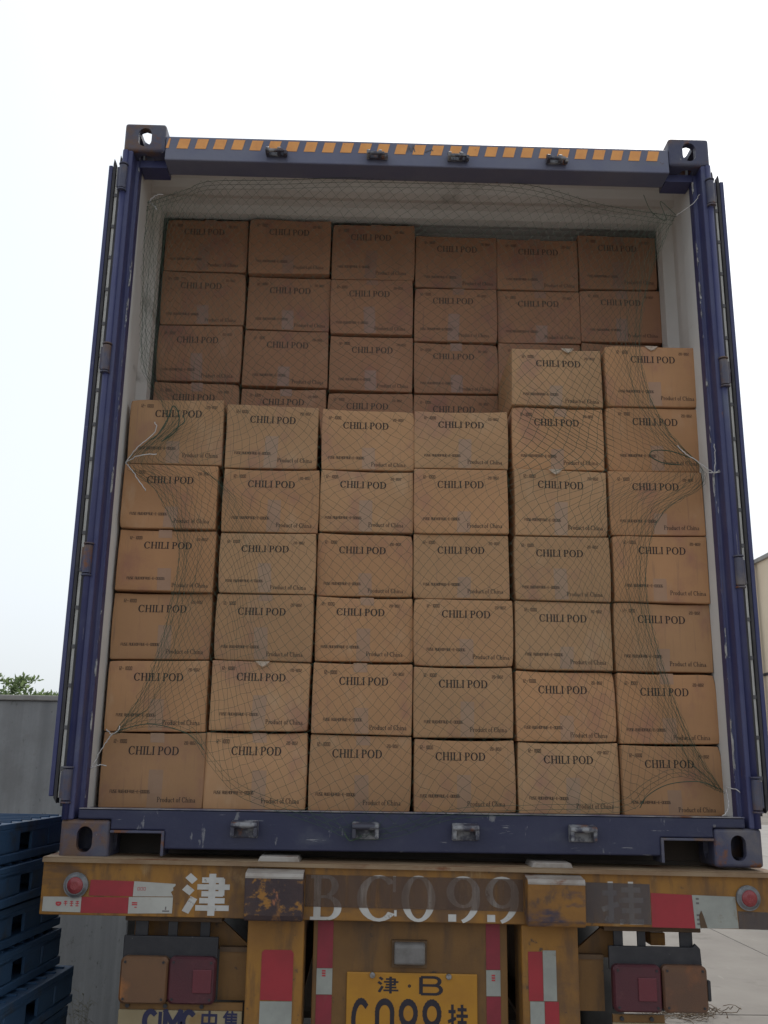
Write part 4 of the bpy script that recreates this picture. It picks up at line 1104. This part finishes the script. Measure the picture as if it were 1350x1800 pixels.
# ------------------------------------------------------------------ blue plastic pallets
PH_ = .1425
def pallet_parts():
    W, D = 1.0, 1.15
    deck = MB(); deck.box(-W, 0, -D, 0, .112, .132)
    deck.box(-W, 0, -D, -D + .02, .094, .113); deck.box(-W, 0, -.02, 0, .094, .113); deck.box(-W, -W + .02, -D + .02, -.02, .094, .113); deck.box(-.02, 0, -D + .02, -.02, .094, .113)
    legs = [(x0, y0) for x0 in (-.16, -.58, -1.0) for y0 in (-.20, -.675, -1.15)]
    return W, D, deck, legs
W, D, deck, legs = pallet_parts()
names = ['topmost', 'second', 'third', 'fourth', 'fifth', 'sixth', 'seventh', 'eighth', 'ninth', 'tenth', 'bottom']
protos = None
for kx in range(11):
    lab = 'blue plastic pallet, %s of the tall stack beside the trailer' % names[kx] if kx in (0, 10) else 'blue plastic pallet, %s from the top of the stack beside the trailer' % names[kx]
    jx = [0, .012, .004, .02, .075, .068, .072, .05, .06, .055, .06][kx]
    p = thing('plastic_pallet', lab, 'pallet', (-1.385 + jx, .66 + rng.uniform(-.02, .02), PH_ * (10 - kx)), 'blue pallets stacked beside the trailer')
    p.rotation_euler = (0, 0, R(-3.2) + rng.uniform(-.012, .012))
    if protos is None:
        parts = [deck.build('deck', 'pallet', p, bevel=.003)]
        # raised ribs on the deck
        rb = MB(); rb.box(-.98, -.02, -.006, .006, .132, .138); r0 = None
        for q in range(12):
            yy = -.06 - q * .0935
            if r0 is None: r0 = rb.build('deck_rib', 'pallet', p, loc=(0, yy, 0)); parts.append(r0)
            else: parts.append(share(r0, p, (0, yy, 0)))
        l0 = None
        lg = MB(); lg.prism([(0, 0), (.16, 0), (.16, .2), (0, .2)], 'z', .030, .112)
        for x0, y0 in legs:
            if l0 is None: l0 = lg.build('leg', 'pallet', p, bevel=.008, loc=(x0, y0, 0)); parts.append(l0)
            else: parts.append(share(l0, p, (x0, y0, 0)))
        rn = MB(); rn.box(0, .17, -D, 0, 0, .030); n0 = None
        for x0 in (-.165, -.585, -1.0):
            if n0 is None: n0 = rn.build('runner', 'pallet', p, bevel=.004, loc=(x0, 0, 0)); parts.append(n0)
            else: parts.append(share(n0, p, (x0, 0, 0)))
        sd = MB(); sd.box(-.012, -.002, -.44, -.20, .03, .112) if False else sd.box(-.014, -.003, -.36, -.20, .030, .112)
        q0 = sd.build('side_web', 'pallet', p); parts.append(q0)
        parts.append(share(q0, p, (0, -.475, 0)))
        # mid web between legs sits flush with the outer ribs
        protos = parts
    else:
        for q in protos: share(q, p)

# ------------------------------------------------------------------ dry weed by the wall, tangle on the yard
weed = thing('dry_weed', 'wispy dry grey weed growing in front of the concrete wall', 'weed', (-1.60, 2.02, 0))
m = MB()
for q in range(9):
    a = rng.uniform(0, 6.28); sp_ = rng.uniform(.02, .10); h = rng.uniform(.45, .64)
    pts = [(math.cos(a) * sp_ * t * t, math.sin(a) * sp_ * .5 * t * t, h * t) for t in [k / 8 for k in range(9)]]
    m.tube(pts, .003, 4, .0012)
    for w in range(5):
        t = rng.uniform(.75, 1); b = rng.uniform(0, 6.28)
        p = Vector((math.cos(a) * sp_ * t * t, math.sin(a) * sp_ * .5 * t * t, h * t))
        m.tube([p, p + Vector((math.cos(b) * .03, math.sin(b) * .02, .015)), p + Vector((math.cos(b) * .05, math.sin(b) * .03, .0))], .0022, 4, .001)
o = m.build('stalk', 'drygrass', weed); o['kind'] = 'stuff'
heap = MB()
for q in range(46):
    cx, cy = 2.25 + rng.gauss(0, .18), 4.30 + rng.gauss(0, .12)
    r = rng.uniform(.03, .10); a0 = rng.uniform(0, 6.28); tl = rng.uniform(-.5, .5)
    span = rng.uniform(2, 6)
    pts = [(cx + r * 1.3 * math.cos(a0 + span * t), cy + r * math.sin(a0 + span * t), max(.008, .03 + .03 * rng.random() + tl * r * math.sin(a0 + span * t))) for t in [k / 12 for k in range(13)]]
    heap.tube(pts, .0028, 4)
o = heap.build('twig_tangle', 'twig'); tag(o, kind='stuff')
o['label'] = 'loose tangle of dry brown twigs lying on the concrete yard'
